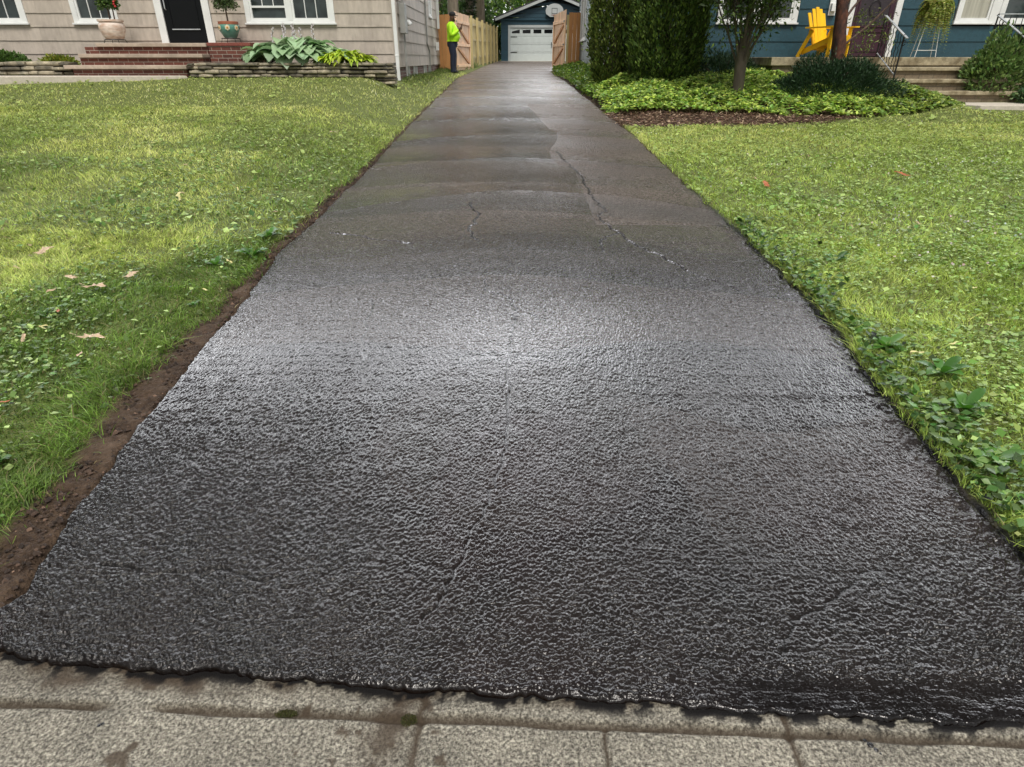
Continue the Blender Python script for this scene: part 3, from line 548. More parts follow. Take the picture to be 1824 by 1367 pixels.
def weed(x, y, r, n, label, col=(.07, .17, .03)):
    rz = random.random() * 6
    specs = [(((0, 0, 0), 6.28 * i / n * 1.37 + random.uniform(-.4, .4), r * random.uniform(.6, 1.1), r * random.uniform(.38, .55), random.uniform(.25, .75), random.uniform(.1, .6), leafcol(col, .3)), {}) for i in range(n)]
    o = bladeobj('weed', specs, M['leaf']); o.location = (x, y, float(G(x, y)) + .012); tag(o, label, 'weed', 'broad-leaved weeds growing along the lawn edges'); return o
weeds = [(-2.05, 2.02, .075, 9, 'light green weed rosette in the left lawn beside the widest bare soil'),
         (-2.08, 1.66, .07, 4, 'large round-leaved weed at the soil edge, closest to the camera on the left'),
         (-1.98, 3.62, .06, 5, 'small pale weed leaning over the soil strip halfway up the left edge'),
         (-1.95, 4.55, .13, 12, 'big dark dandelion clump in the left lawn near the drive'),
         (-2.12, 4.3, .11, 9, 'flat dark broad-leaved weed just outside the big dandelion on the left'),
         (-1.98, 5.0, .12, 11, 'upright yellow-green weed clump behind the big dandelion on the left'),
         (-2.75, 3.4, .07, 6, 'low broad weed in the left lawn beside the large pale oak leaf'),
         (2.02, 3.05, .12, 11, 'bushy broad-leaved weed leaning over the right drive edge with the brightest leaf'),
         (2.14, 2.75, .13, 10, 'dark blotched weed with wide leaves at the right drive edge'),
         (2.05, 2.42, .12, 10, 'wide-leaved weed over the tar rim near the right frame edge'),
         (1.93, 2.05, .11, 9, 'heart-leaved weed overhanging the tar at the right edge, second from the camera'),
         (1.85, 1.72, .10, 9, 'heart-leaved weed overhanging the tar at the right edge, nearest the camera'),
         (1.99, 3.9, .09, 9, 'light green rosette on the right drive edge beyond the bushy weed'),
         (2.35, 4.4, .10, 10, 'pale upright weed in the right lawn beside a thin twig'),
         (2.0, 5.0, .09, 8, 'small leafy weed on the right edge beside the diagonal crack end')]
for wd in weeds: weed(*wd)
# low creeping leaves under the right-hand weeds
n = 1700; y = 1.3 + 4.2 * rng.random(n) ** 1.3; x = xr(y) + .04 + np.abs(rng.normal(size=n)) * .10 * (.4 + 1.2 * vnoise(y * 3, y * 0)); D = rng.normal(size=(n, 3)); D[:, 2] *= .35; nr = np.stack([.4 * rng.normal(size=n), .4 * rng.normal(size=n), np.ones(n)], 1)
tag(cloudobj('creeping_weeds', [cloud(np.stack([x, y, G(x, y) + .015 + .05 * rng.random(n)], 1), D, .025 + .035 * rng.random(n), .7, jitcol(n, (.07, .14, .03), .4, (.16, .25, .08), .25), .3, nr)], M['leaf']), 'creeping broad leaves along the right edge of the driveway', 'ground cover', kind='stuff')
# crumbs of soil and stones on the bare strip
mb = MB()
for i in range(5200):
    y = 1.25 + 8 * random.random() ** 1.8; x = float(xl(np.array(y))) - random.uniform(.0, 1.1) * float(soilw(np.array(y))); r_ = (.002 + .011 * random.random() ** 3) * (1 + .05 * y); z = float(G(x, y)) + r_ * .2
    vs = [(x + r_ * random.uniform(.6, 1.2) * a, y + r_ * random.uniform(.6, 1.2) * b_, z + r_ * random.uniform(.5, 1) * c) for a, b_, c in ((1, 0, 0), (0, 1, 0), (-1, 0, 0), (0, -1, 0), (0, 0, 1), (0, 0, -1))]
    mb.add(vs, [(0, 1, 4), (1, 2, 4), (2, 3, 4), (3, 0, 4), (1, 0, 5), (2, 1, 5), (3, 2, 5), (0, 3, 5)], random.choice((.4, .5, .6, .8, 1, 1.2, 1.5, 3.0 if random.random() < .3 else .7)))
tag(mb.build('soil_crumbs', simple('soil_crumb', (.055, .034, .023), .95, 20, .3, tint=True)), 'loose crumbs of soil and grit on the bare strip left of the driveway', 'soil', kind='stuff')

# fallen leaves
def oak_mesh(name, lobed=True):
    pts = []; n = 22
    for i in range(n):
        a = 2 * math.pi * i / n; r = .5 * (.72 + .28 * math.cos(2 * a)) * ((.62 + .42 * (i % 3 == 0)) if lobed else 1); pts.append((r * math.cos(a) * 1.15, r * math.sin(a) * (.95 if lobed else .55)))
    v = [(0, 0, .02)] + [(x_, y_, .10 * math.sin(x_ * 5) + .35 * y_ * y_ + random.uniform(0, .05)) for x_, y_ in pts]
    v += [(-.85, .03, .05), (-.85, -.0, .05)]
    f = [(0, 1 + i, 1 + (i + 1) % n) for i in range(n)] + [(12, n + 1, n + 2)]
    me = bpy.data.meshes.new(name); me.from_pydata(v, [], f); me.update(); return me
mtan = simple('dry_tan_leaf', (.42, .31, .20), .7, 6, .25, .4, 12); mor = simple('orange_brown_leaf', (.32, .10, .035), .7, 6, .3, .4, 12); myel = simple('pale_yellow_leaf', (.50, .46, .20), .6, 6, .2)
ml = [oak_mesh('oak', True), oak_mesh('slim', False), oak_mesh('oak2', True)]
FL = [(-2.62, 3.72, .15, 0, mtan, 'largest pale oak leaf lying on the left lawn, long pointed lobes'), (-2.50, 3.92, .10, 2, mtan, 'pale oak leaf lying just behind the largest one on the left lawn'),
      (-2.26, 3.05, .11, 0, mtan, 'pale lobed oak leaf close to the soil strip on the left lawn'), (-2.85, 3.85, .08, 2, mtan, 'small curled tan leaf left of the largest oak leaf'),
      (-3.35, 4.35, .12, 0, mtan, 'dull pink-brown oak leaf at the left frame edge'), (-2.62, 3.35, .05, 1, mor, 'little orange leaf in front of the largest oak leaf'),
      (-2.9, 3.0, .06, 1, mor, 'small orange-brown leaf standing at far left of the lawn'), (-2.28, 2.4, .055, 2, mor, 'crumpled orange leaf on the left lawn beside the soil strip, upper of two'),
      (-2.35, 2.22, .045, 1, mor, 'crumpled orange leaf on the left lawn beside the soil strip, lower of two'), (-2.75, 2.7, .06, 1, myel, 'slim yellow leaf at the near left of the lawn'),
      (-2.2, 2.85, .05, 1, mtan, 'short tan leaf scrap in front of the lobed leaf by the soil'), (-1.95, 3.75, .04, 1, myel, 'round pale yellow leaf on the edge of the soil strip'),
      (-3.1, 5.9, .08, 1, myel, 'pale yellow leaf midway up the left lawn'), (-3.9, 9.5, .13, 0, mtan, 'pale leaf on the left lawn toward the house, left of the drive bend'), (-2.5, 9.3, .12, 2, mtan, 'tan leaf high on the left lawn near the drive'),
      (4.3, 7.1, .13, 2, mor, 'orange-brown oak leaf in the middle of the right lawn'), (3.95, 4.55, .12, 0, mor, 'reddish brown leaf at the right frame edge of the lawn'),
      (2.62, 6.6, .12, 2, mor, 'orange leaf cluster on the right lawn near the drive bend'), (3.4, 5.2, .06, 1, mtan, 'small tan leaf on the near right lawn'),
      (2.08, 2.88, .055, 1, myel, 'small yellow leaf caught in the dark weeds on the right')]
for x_, y_, s_, k_, m_, lb in FL:
    me = ml[k_].copy(); o = link('fallen_leaf', me, m_); o.location = (x_, y_, float(G(x_, y_)) + .055); o.scale = (s_, s_, s_); o.rotation_euler = (random.uniform(-.12, .30), random.uniform(-.15, .15), random.random() * 6.28); o.scale = (s_ * 1.25, s_ * 1.25, s_ * .8); o.location.z += .012
    tag(o, lb, 'leaf', 'fallen leaves lying on the lawns')
mtl = ml[1].copy(); mtl.materials.append(mtan); myl = ml[1].copy(); myl.materials.append(myel)
for i in range(84):
    side = -1 if i < 52 else 1; y_ = 2.2 + 8 * random.random() ** 1.4; x_ = (float(xl(np.array(y_))) - .25 - random.random() * (.7 * y_ - .6)) if side < 0 else float(xr(np.array(y_))) + .2 + random.random() * .6 * y_
    o = bpy.data.objects.new('fallen_leaf', random.choice((mtl, myl))); COL.objects.link(o); o.location = (x_, y_, float(G(x_, y_)) + .05); s_ = random.uniform(.03, .065); o.scale = (s_, s_, s_); o.rotation_euler = (random.uniform(-.5, .5), random.uniform(-.5, .5), random.random() * 6.28)
    tag(o, 'one of the tiny dry leaf scraps scattered through the turf', 'leaf', 'tiny leaf scraps on the lawns')
# moss and tar drips on the sidewalk
for (mx_, my_, rx, ry, lb) in ((-.585, 1.018, .028, .010, 'small cushion of green moss in the sidewalk groove, left of the broken joint'), (-.265, 1.0, .02, .018, 'ragged moss patch in the broken sidewalk joint')):
    n = 900; a = rng.random(n) * 6.283; q = np.sqrt(rng.random(n)); px = mx_ + rx * q * np.cos(a); py = my_ + ry * q * np.sin(a)
    tag(cloudobj('moss', [cloud(np.stack([px, py, np.full(n, -.004)], 1), up(n), .003 + .003 * rng.random(n), .4, jitcol(n, (.045, .050, .012), .35, (.07, .06, .03), .3))], M['grass']), lb, 'moss', kind='stuff')
def blob(name, x_, y_, pts, r_, lb):
    mb = MB()
    for k, (dx, dy) in enumerate(pts):
        rr_ = r_ * (1 - .15 * k) * random.uniform(.8, 1.2); prof = [(rr_ * math.cos(t) * 1.1, rr_ * .6 * math.sin(t)) for t in (0, .4, .8, 1.2, 1.5)] + [(.0001, rr_ * .6)]; mb.lathe(prof, (x_ + dx, y_ + dy, -.002), 12)
    return tag(mb.build(name, M['seal_s'], smooth=True), lb, 'tar blob')
M['seal_s'] = simple('wet_tar', (.006, .005, .005), .18, 40, .2, .5, 120)
blob('tar_blob', .885, .935, [(0, 0), (.008, -.012), (-.006, .012), (.014, -.022)], .007, 'glossy black tar drip across the sidewalk groove at the right')
blob('tar_blob', -1.05, .985, [(0, 0), (.006, .004)], .006, 'small black tar speck on the left sidewalk slab')
blob('tar_blob', .9, 1.02, [(0, 0), (.02, .0), (-.012, .004), (.045, .001)], .008, 'lumpy tar bead sitting on the front rim of the driveway')

# ------------------------------------------------------------------ building helpers
def cut_intervals(a, b, cuts):
    segs = [(a, b)]
    for c0, c1 in cuts:
        out = []
        for s0, s1 in segs:
            if c1 <= s0 or c0 >= s1: out.append((s0, s1)); continue
            if c0 > s0: out.append((s0, c0))
            if c1 < s1: out.append((c1, s1))
        segs = out
    return segs
def siding(mb, O, U, Nn, length, z0, z1, course, openings, sw=(.22, .34), lip=.018, zt=None):
    """lapped shingle courses on a wall plane; openings = (u0, u1, z0, z1); zt(u) = top limit"""
    O, U, Nn = Vector(O), Vector(U).normalized(), Vector(Nn).normalized(); z = z0; ci = 0
    while z < z1 - .01:
        zb = min(z + course, z1); cuts = sorted({z, zb} | {q for o_ in openings for q in (o_[2], o_[3]) if z < q < zb})
        for ca, cb in zip(cuts[:-1], cuts[1:]):
            act = [(o_[0], o_[1]) for o_ in openings if o_[2] < cb - .001 and o_[3] > ca + .001]
            for s0, s1 in cut_intervals(0, length, act):
                u = s0
                while u < s1 - .004:
                    ue = min(s1, u + random.uniform(*sw)) if sw else s1
                    if s1 - ue < .06: ue = s1
                    ta = lip * (1 - (ca - z) / course) + .002; tb = lip * (1 - (cb - z) / course) + .002
                    jb = random.uniform(0, .004) if ca == z else 0; g = .0015 if ue < s1 else 0; a, b2 = ca - jb, cb
                    if zt:
                        l0, l1 = zt(u), zt(ue - g)
                        if max(l0, l1) <= a + .01: u = ue; continue
                        t0, t1 = min(b2, max(l0, a)), min(b2, max(l1, a))
                    else: t0 = t1 = b2
                    p = [O + U * u + Nn * ta + Vector((0, 0, a)), O + U * (ue - g) + Nn * ta + Vector((0, 0, a)), O + U * (ue - g) + Nn * tb + Vector((0, 0, t1)), O + U * u + Nn * tb + Vector((0, 0, t0)),
                         O + U * u - Nn * .02 + Vector((0, 0, a)), O + U * (ue - g) - Nn * .02 + Vector((0, 0, a)), O + U * (ue - g) - Nn * .02 + Vector((0, 0, t1)), O + U * u - Nn * .02 + Vector((0, 0, t0))]
                    mb.add(p, [(0, 1, 2, 3), (4, 7, 6, 5), (0, 4, 5, 1), (1, 5, 6, 2), (3, 2, 6, 7), (0, 3, 7, 4)], random.uniform(.90, 1.08))
                    u = ue
        z = zb; ci += 1
def window(root, O, U, Nn, u0, u1, z0, z1, cols=3, rows=3, sashes=1, pane='glass', trim='white', cw=.11, meet=None, ledge=True):
    """casing > sash, pane, muntins. O at wall plane"""
    O, U, Nn = Vector(O), Vector(U).normalized(), Vector(Nn).normalized(); Zv = Vector((0, 0, 1))
    B = lambda mb, a, b, c, d, n0, n1: mb.obox(O + U * a + Zv * c + Nn * n0, U * (b - a), Nn * (n1 - n0), Zv * (d - c))
    mb = MB(); B(mb, u0, u0 + cw, z0, z1, -.02, .035); B(mb, u1 - cw, u1, z0, z1, -.02, .035); B(mb, u0 + cw, u1 - cw, z1 - cw, z1, -.02, .035)
    B(mb, u0 + cw, u1 - cw, z0, z0 + .05, -.02, .033)
    if ledge: B(mb, u0 - .03, u1 + .03, z0 - .035, z0 - .001, -.02, .07)
    ww = (u1 - u0 - cw) / sashes
    for k in range(1, sashes): B(mb, u0 + cw / 2 + ww * k - cw / 2, u0 + cw / 2 + ww * k + cw / 2, z0 + .05, z1 - cw, -.02, .036)
    w_ = mb.build('window', M[trim], root, bevel=.003)
    for k in range(sashes):
        a = u0 + cw + ww * k; b2 = u0 + ww * (k + 1); sa = .045
        sb = MB(); c, d = z0 + .05, z1 - cw
        B(sb, a, a + sa, c, d, -.03, .012); B(sb, b2 - sa, b2, c, d, -.03, .012); B(sb, a + sa, b2 - sa, c, c + sa, -.03, .012); B(sb, a + sa, b2 - sa, d - sa, d, -.03, .012)
        mz = meet[k] if meet else None
        if mz: B(sb, a + sa, b2 - sa, mz - .02, mz + .02, -.03, .014)
        g0 = mz + .02 if mz else c + sa
        for i in range(1, cols): ux = a + sa + (b2 - a - 2 * sa) * i / cols; B(sb, ux - .008, ux + .008, g0, d - sa, -.018, .0)
        for j in range(1, rows): zz = g0 + (d - sa - g0) * j / rows; B(sb, a + sa, b2 - sa, zz - .008, zz + .008, -.018, .001)
        sb.build('sash', M[trim], w_)
        pb = MB(); B(pb, a + sa - .01, b2 - sa + .01, c + sa - .01, d - sa + .01, -.05, -.02); pb.build('pane', M[pane], w_)
    return w_
def roof(root, x0, x1, y0, y1, ze, zr, axis, mat=None, trim='white'):
    ov = .45; mb = MB(); xm, ym = (x0 + x1) / 2, (y0 + y1) / 2
    if axis == 'x':                                                # ridge runs along x
        A = [(x0 - ov, y0 - ov, ze - .1), (x1 + ov, y0 - ov, ze - .1), (x1 + ov, ym, zr), (x0 - ov, ym, zr)]; B_ = [(x0 - ov, y1 + ov, ze - .1), (x1 + ov, y1 + ov, ze - .1), (x1 + ov, ym, zr), (x0 - ov, ym, zr)]
    else:
        A = [(x0 - ov, y0 - ov, ze - .1), (x0 - ov, y1 + ov, ze - .1), (xm, y1 + ov, zr), (xm, y0 - ov, zr)]; B_ = [(x1 + ov, y0 - ov, ze - .1), (x1 + ov, y1 + ov, ze - .1), (xm, y1 + ov, zr), (xm, y0 - ov, zr)]
    for q in (A, B_): mb.add(q + [(a, b2, c + .12) for a, b2, c in q], [(0, 1, 2, 3), (4, 7, 6, 5), (0, 4, 5, 1), (1, 5, 6, 2), (2, 6, 7, 3), (3, 7, 4, 0)])
    return mb.build('roof', mat or M['roof'], root)

# ------------------------------------------------------------------ left house (beige)
LHX, LHY = -2.6, 16.0
H1 = empty('house', (0, 0, 0), 'beige shingled house with black front door and white windows on the left', 'house')
fz = 1.33
openF = [(14 - 11.95, 14 - 10.82, 2.17, 4.2), (14 - 9.78, 14 - 8.78, 2.17, 4.2), (14 - 7.93, 14 - 6.70, 1.80, 4.2), (14 - 5.93, 14 - 3.95, 2.17, 4.2)]
mb = MB(); siding(mb, (-14, LHY, 0), (1, 0, 0), (0, -1, 0), 11.4, fz, 4.7, .268, openF); mb.build('shingle_wall', M['shingle'], H1)
mb = MB(); siding(mb, (LHX, LHY, 0), (0, 1, 0), (1, 0, 0), 9.0, fz, 4.7, .268, [(6.25, 7.05, 2.62, 4.0)]); mb.build('shingle_wall', M['shingle'], H1)
MB().box(-14, LHX - .056, LHY + .06, 25, 1.0, 4.7).build('wall_core', M['blackcloth'], H1)
MB().box(-13.97, LHX - .03, LHY + .03, LHY + .055, .7, fz).box(LHX - .05, LHX - .03, LHY + .06, 24.98, .7, fz).build('foundation', M['brick'], H1)
roof(H1, -14, LHX, 16, 25, 4.7, 6.9, 'x')
for (a, b2, k, mt) in ((14 - 11.95, 14 - 10.82, 1, None), (14 - 9.78, 14 - 8.78, 1, None), (14 - 5.93, 14 - 3.95, 2, (2.52, None))):
    window(H1, (-14, LHY, 0), (1, 0, 0), (0, -1, 0), a, b2, 2.21, 4.16, 3, 4, k, meet=mt)
window(H1, (LHX, LHY, 0), (0, 1, 0), (1, 0, 0), 6.3, 7.0, 2.66, 3.95, 2, 3)
# front door
O = (-14, LHY, 0)
mb = MB(); mb.box(-7.92, -7.76, LHY - .035, LHY + .03, 1.8, 4.0).box(-6.87, -6.71, LHY - .035, LHY + .03, 1.8, 4.0).box(-7.92, -6.71, LHY - .036, LHY + .03, 4.001, 4.2).build('door_trim', M['white'], H1, bevel=.004)
D = MB().box(-7.758, -6.872, LHY + .0, LHY + .045, 1.815, 3.95).build('door', M['blackdoor'], H1)
mb = MB()
for (x0, x1, z0, z1) in ((-7.63, -7.0, 2.06, 2.72), (-7.63, -7.0, 2.86, 3.8)):
    mb.box(x0, x1, LHY - .014, LHY - .001, z0, z0 + .03).box(x0, x1, LHY - .014, LHY - .001, z1 - .03, z1).box(x0, x0 + .03, LHY - .014, LHY - .001, z0 + .03, z1 - .03).box(x1 - .03, x1, LHY - .014, LHY - .001, z0 + .03, z1 - .03)
mb.build('door_panel', M['blackdoor'], D)
MB().box(-7.63, -7.0, LHY - .017, LHY - .015, 2.075, 2.095).build('panel_edge', M['galv'], D)
mb = MB(); mb.tube([(-7.68, LHY - .01, 2.78), (-7.68, LHY - .06, 2.75), (-7.67, LHY - .065, 2.6), (-7.68, LHY - .05, 2.48), (-7.68, LHY - .01, 2.46)], .012, 6).build('handle', M['galv'], D, smooth=True)
# downspouts
def downspout(x_, y_, zb, zt, root):
    mb = MB(); mb.box(x_ - .04, x_ + .04, y_ - .055, y_ - .0, zb, zt)
    for z_ in (zb + .5, zb + 2.2): mb.box(x_ - .045, x_ + .045, y_ - .06, y_ - .0, z_, z_ + .03)
    return mb.build('downspout', M['white'], root, bevel=.008)
downspout(LHX - .02, LHY - .03, 1.05, 4.6, H1)
o = downspout(0, 0, 2.4, 4.6, H1); o.location = (LHX + .09, 24.3, 0)
MB().box(LHX - .10, LHX - .001, LHY - .034, LHY - .001, fz, 4.6).box(LHX - .0, LHX + .032, LHY - .034, LHY + .05, fz, 4.6).build('corner_board', M['shingle'], H1)
# meter, pipes and vent on the side wall
mb = MB(); mb.box(LHX + .01, LHX + .14, 16.45, 16.80, 2.02, 2.62).build('electric_meter', M['greyplastic'], H1, bevel=.01)
MB().tube([(LHX + .08, 16.6, 2.02), (LHX + .08, 16.6, 1.2)], .022, 8).tube([(LHX + .08, 16.6, 2.62), (LHX + .08, 16.6, 4.6)], .03, 8).build('conduit', M['greyplastic'], H1, smooth=True)
MB().tube([(LHX + .01, 17.15, 2.27), (LHX + .12, 17.15, 2.27), (LHX + .15, 17.15, 2.22)], [.06, .06, .065], 14).build('dryer_vent', M['white'], H1, smooth=True)
MB().tube([(LHX + .05, 21.2, 4.6), (LHX + .05, 21.2, 1.9), (LHX + .06, 21.6, 1.7), (LHX + .06, 21.6, 1.3)], .025, 8).build('cable_pipe', M['greyplastic'], H1, smooth=True)
MB().box(LHX + .01, LHX + .10, 23.9, 24.1, 1.75, 2.0).build('junction_box', M['white'], H1)
for y0, y1 in ((17.25, 17.75), (18.45, 19.15), (20.6, 21.2), (21.8, 22.4)):
    mb = MB(); mb.box(LHX - .029, LHX - .012, y0, y0 + .06, .98, fz - .005).box(LHX - .029, LHX - .012, y1 - .06, y1, .98, fz - .005).box(LHX - .029, LHX - .011, y0 + .06, y1 - .06, .98, 1.03)
    q = mb.build('window', M['white'], H1); MB().box(LHX - .028, LHX - .022, y0 + .06, y1 - .06, 1.03, fz - .006).build('pane', M['glassblock'], q)

# brick steps with sandstone treads
S1 = empty('front_steps', (-7.8, 15.2, 1.1), 'red brick front steps with pale stone treads below the black door', 'steps')
def inpar(o, root): o.matrix_parent_inverse = Matrix.Translation(-root.location); return o
xL_, xR_ = -9.15, -6.52
inpar(MB().box(xL_, xR_, 15.05, 15.99, .9, 1.725).box(xL_ + .04, xR_ - .0, 14.72, 15.049, .9, 1.52).box(xL_ + .02, xR_ - .25, 14.4, 14.719, .9, 1.31).build('riser', M['brick'], S1), S1)
for (a, b2, c, d, z_) in ((xL_ + .28, xR_, 14.99, 15.98, 1.726), (xL_ + .05, xR_ + .02, 14.66, 15.045, 1.521), (xL_ - .12, xR_ - .22, 14.34, 14.715, 1.311)):
    inpar(MB().box(a, b2, c, d, z_, z_ + .07).build('tread', M['tread'], S1, bevel=.008), S1)
Q1 = empty('brick_pier', (-6.05, 15.5, 1.1), 'low red brick pier right of the front steps carrying the glazed pot', 'pier')
inpar(MB().box(-6.50, -5.60, 15.05, 15.95, .9, 1.74).build('shaft', M['brick'], Q1), Q1)
inpar(MB().box(-6.515, -5.585, 15.03, 15.97, 1.741, 1.805).build('cap', simple('brick_cap', (.20, .055, .04), .8, 30, .25, .4, 40), Q1, bevel=.006), Q1)

# dry stone walls
def drystone(x0, x1, yf, zb, zt, label, bow=0):
    mb = MB(); z = zb; c = 0
    while z < zt - .02:
        hh = random.uniform(.06, .10); x_ = x0 - random.uniform(0, .15); top = z + hh > zt - .02
        while x_ < x1:
            L_ = random.uniform(.14, .50) * (1.35 if top else 1); a, b2 = max(x_, x0), min(x_ + L_ - .008, x1 + .03)
            if b2 - a > .04:
                off = random.uniform(-.06, .06); yb = yf + off + bow * ((a - x0) / (x1 - x0)); h2 = hh * random.uniform(.72, .98); dp = .34; nseg = max(2, int((b2 - a) / .09))
                rows = []
                for s_ in range(nseg + 1):
                    t = s_ / nseg; xx = a + (b2 - a) * t; rnd = .018 if s_ in (0, nseg) else 0; jj = random.uniform(-.012, .012)
                    rows.append([(xx, yb + .02 + rnd + jj, z), (xx, yb + rnd + jj, z + h2 * .3), (xx, yb + .004 + rnd + jj + random.uniform(-.005, .005), z + h2 * .75), (xx, yb + .03 + rnd + jj, z + h2 - (.01 if rnd else random.uniform(0, .006))), (xx, yb + dp, z + h2), (xx, yb + dp, z)])
                vs = [p for r_ in rows for p in r_]; fs = [(i * 6 + k, i * 6 + (k + 1) % 6, (i + 1) * 6 + (k + 1) % 6, (i + 1) * 6 + k) for i in range(nseg) for k in range(6)]
                fs += [tuple(range(6))[::-1], tuple(nseg * 6 + k for k in range(6))]; mb.add(vs, fs, random.choice((.55, .8, 1.0, 1.25, 1.5)) * random.uniform(.85, 1.15))
            x_ += L_
        z += hh; c += 1
    return tag(mb.build('stone_wall', M['stone']), label, 'stone wall', 'dry stone garden walls in front of the beige house')
drystone(-14.2, -9.22, 14.45, 1.05, 1.42, 'dry stone garden wall left of the brick steps')
drystone(-6.70, -2.50, 14.35, 1.02, 1.44, 'long dry stone garden wall between the brick steps and the downspout', .15)
tag(MB().box(-14.2, -9.2, 14.7, 15.98, .9, 1.37).box(-6.68, -2.75, 14.75, 15.02, .9, 1.39).box(-5.57, -2.75, 15.02, 15.98, .9, 1.39).build('garden_soil', M['wood_dark']), kind='structure')
mb = MB(); mb.add([(-14.5, 12.7, 1.19), (-7.6, 14.0, 1.19), (-6.75, 14.33, 1.19), (-14.5, 14.4, 1.19), (-14.5, 12.7, .95), (-7.6, 14.0, .95), (-6.75, 14.33, .95), (-14.5, 14.4, .95)], [(0, 1, 2, 3), (4, 7, 6, 5), (0, 4, 5, 1), (1, 5, 6, 2), (2, 6, 7, 3), (3, 7, 4, 0)])
tag(mb.build('path', M['concrete'], bevel=.012), kind='structure')

# shrubs and hostas
def bushpts(n, c, rx, ry, rz, lump=.22, freq=3.0, shell=.5):
    d = unit(rng.normal(size=(n, 3))); d[:, 2] = np.where(d[:, 2] < -.25, -d[:, 2], d[:, 2])
    th_ = np.arctan2(d[:, 1], d[:, 0]); k = 1 + lump * (vnoise(th_ * freq + 50, d[:, 2] * freq * 1.5 + 9) * 2 - 1)
    q = (shell + (1 - shell) * rng.random(n) ** .5) * k
    return np.stack([c[0] + d[:, 0] * rx * q, c[1] + d[:, 1] * ry * q, c[2] + d[:, 2] * rz * q], 1), d
def shrub(name, c, rx, ry, rz, n, size, col, alt, label, cat='shrub', group=None, mat='leaf', asp=.55, upk=.5, shell=.45, lump=.25, stems=4):
    root = empty(name, c, label, cat, group); p, d = bushpts(n, (0, 0, 0), rx, ry, rz, lump, shell=shell)
    D = d + rng.normal(size=(n, 3)) * .5; D[:, 2] += upk
    cloudobj('foliage', [cloud(p, D, size * (.6 + .8 * rng.random(n)), asp, jitcol(n, col, .28, alt, .22))], M[mat], root)
    mb = MB()
    for i in range(stems):
        a = 6.28 * i / stems; mb.tube([(0, 0, -.15), (rx * .25 * math.cos(a), ry * .25 * math.sin(a), rz * .35), (rx * .6 * math.cos(a), ry * .6 * math.sin(a), rz * .7)], [.02, .014, .006], 5)
    mb.build('stem', M['branch'], root, smooth=True); return root
shrub('round_shrub', (-11.05, 15.15, 1.35), .50, .4, .30, 5200, .045, (.075, .14, .03), (.13, .22, .06), 'rounded green shrub in the bed beneath the left window')
shrub('gold_shrub', (-9.75, 15.0, 1.38), .36, .3, .17, 2200, .05, (.16, .20, .03), (.35, .36, .05), 'small yellow-tipped shrub beside the left end of the brick steps')
def hosta(name, c, r, n, L_, W_, col, label, rise=.9, flowers=0):
    root = empty(name, c, label, 'hosta'); specs = []
    for i in range(n):
        a = random.random() * 6.283; q = math.sqrt(random.random()); bx, by = r * q * .75 * math.cos(a), r * q * .35 * math.sin(a); hh = (1 - q * .8) * L_ * .95
        specs.append((((bx, by, hh), a + random.uniform(-.5, .5), L_ * random.uniform(.75, 1.15), W_ * random.uniform(.8, 1.15), rise * random.uniform(.15, .6), random.uniform(.5, 1.1), leafcol(col, .28)), dict(nl=6, cup=.3)))
    bladeobj('foliage', specs, M['bigleaf'], root)
    for k in range(flowers):
        x_ = random.uniform(-.55, .45) * r; hh = L_ * random.uniform(1.45, 1.95); lean = random.uniform(-.15, .1)
        s_ = MB().tube([(x_, -.05, .1), (x_ + lean * .5, -.12, hh * .6), (x_ + lean, -.15, hh)], [.006, .005, .003], 5).build('flower_stalk', M['branch'], root)
        mb = MB()
        for j in range(11):
            t = .62 + .38 * j / 10; cx_, cy_, cz_ = x_ + lean * t + random.uniform(-.035, .035), -.13 + random.uniform(-.03, .03), hh * t
            mb.lathe([(.0005, 0), (.012, .012), (.020, .04), (.014, .042)], (cx_, cy_, cz_ - .05), 6)
        mb.build('blossom', M['petal'], s_)
    return root
hosta('hosta', (-4.62, 15.05, 1.40), 1.15, 170, .46, .34, (.31, .44, .25), 'large grey-green hosta with pale flower stalks beneath the double window', flowers=7)
hosta('lime_hosta', (-3.55, 14.75, 1.37), .70, 190, .30, .085, (.38, .50, .05), 'lime-yellow narrow-leaved hosta at the right end of the stone wall')
shrub('wispy_plant', (-5.35, 14.9, 1.38), .30, .2, .2, 900, .07, (.10, .15, .06), (.2, .2, .1), 'wispy low plant left of the large hosta', 'plant', mat='grass', asp=.15)

# pots
def pot_stand(root, r, h):
    mb = MB(); n = 18; mb.tube([(r * math.cos(6.2832 * i / n), r * math.sin(6.2832 * i / n), h) for i in range(n + 1)], .006, 5, cap=False)
    for i in range(4): a = .78 + i * 1.5708; mb.tube([(r * math.cos(a), r * math.sin(a), h), (r * 1.15 * math.cos(a), r * 1.15 * math.sin(a), 0)], .006, 5)
    return mb.build('stand', M['iron'], root)
A = empty('potted_plant', (-8.62, 15.35, 1.797), 'pale washed clay pot with leafy red-flowered plant on the landing', 'potted plant', 'pots beside the front door')
pot_stand(A, .20, .07); MB().lathe([(.0, .075), (.17, .078), (.20, .12), (.245, .24), (.255, .32), (.235, .38), (.215, .40), (.25, .405), (.252, .445), (.222, .445), (.215, .40), (.0, .40)], n=28).build('pot', M['terracotta'], A, smooth=True)
n = 1500; p, d = bushpts(n, (.03, 0, .72), .20, .2, .32, .2, shell=.1); D = rng.normal(size=(n, 3)); D[:, 2] -= .2; cloudobj('foliage', [cloud(p, D, .05 + .04 * rng.random(n), .55, jitcol(n, (.05, .10, .022), .3, (.10, .16, .04), .2))], M['leaf'], A)
MB().tube([(0, 0, .4), (.02, 0, 1.0)], [.015, .01], 6).tube([(.1, 0, .4), (.13, 0, 1.0)], [.015, .01], 6).build('stem', M['branch'], A)
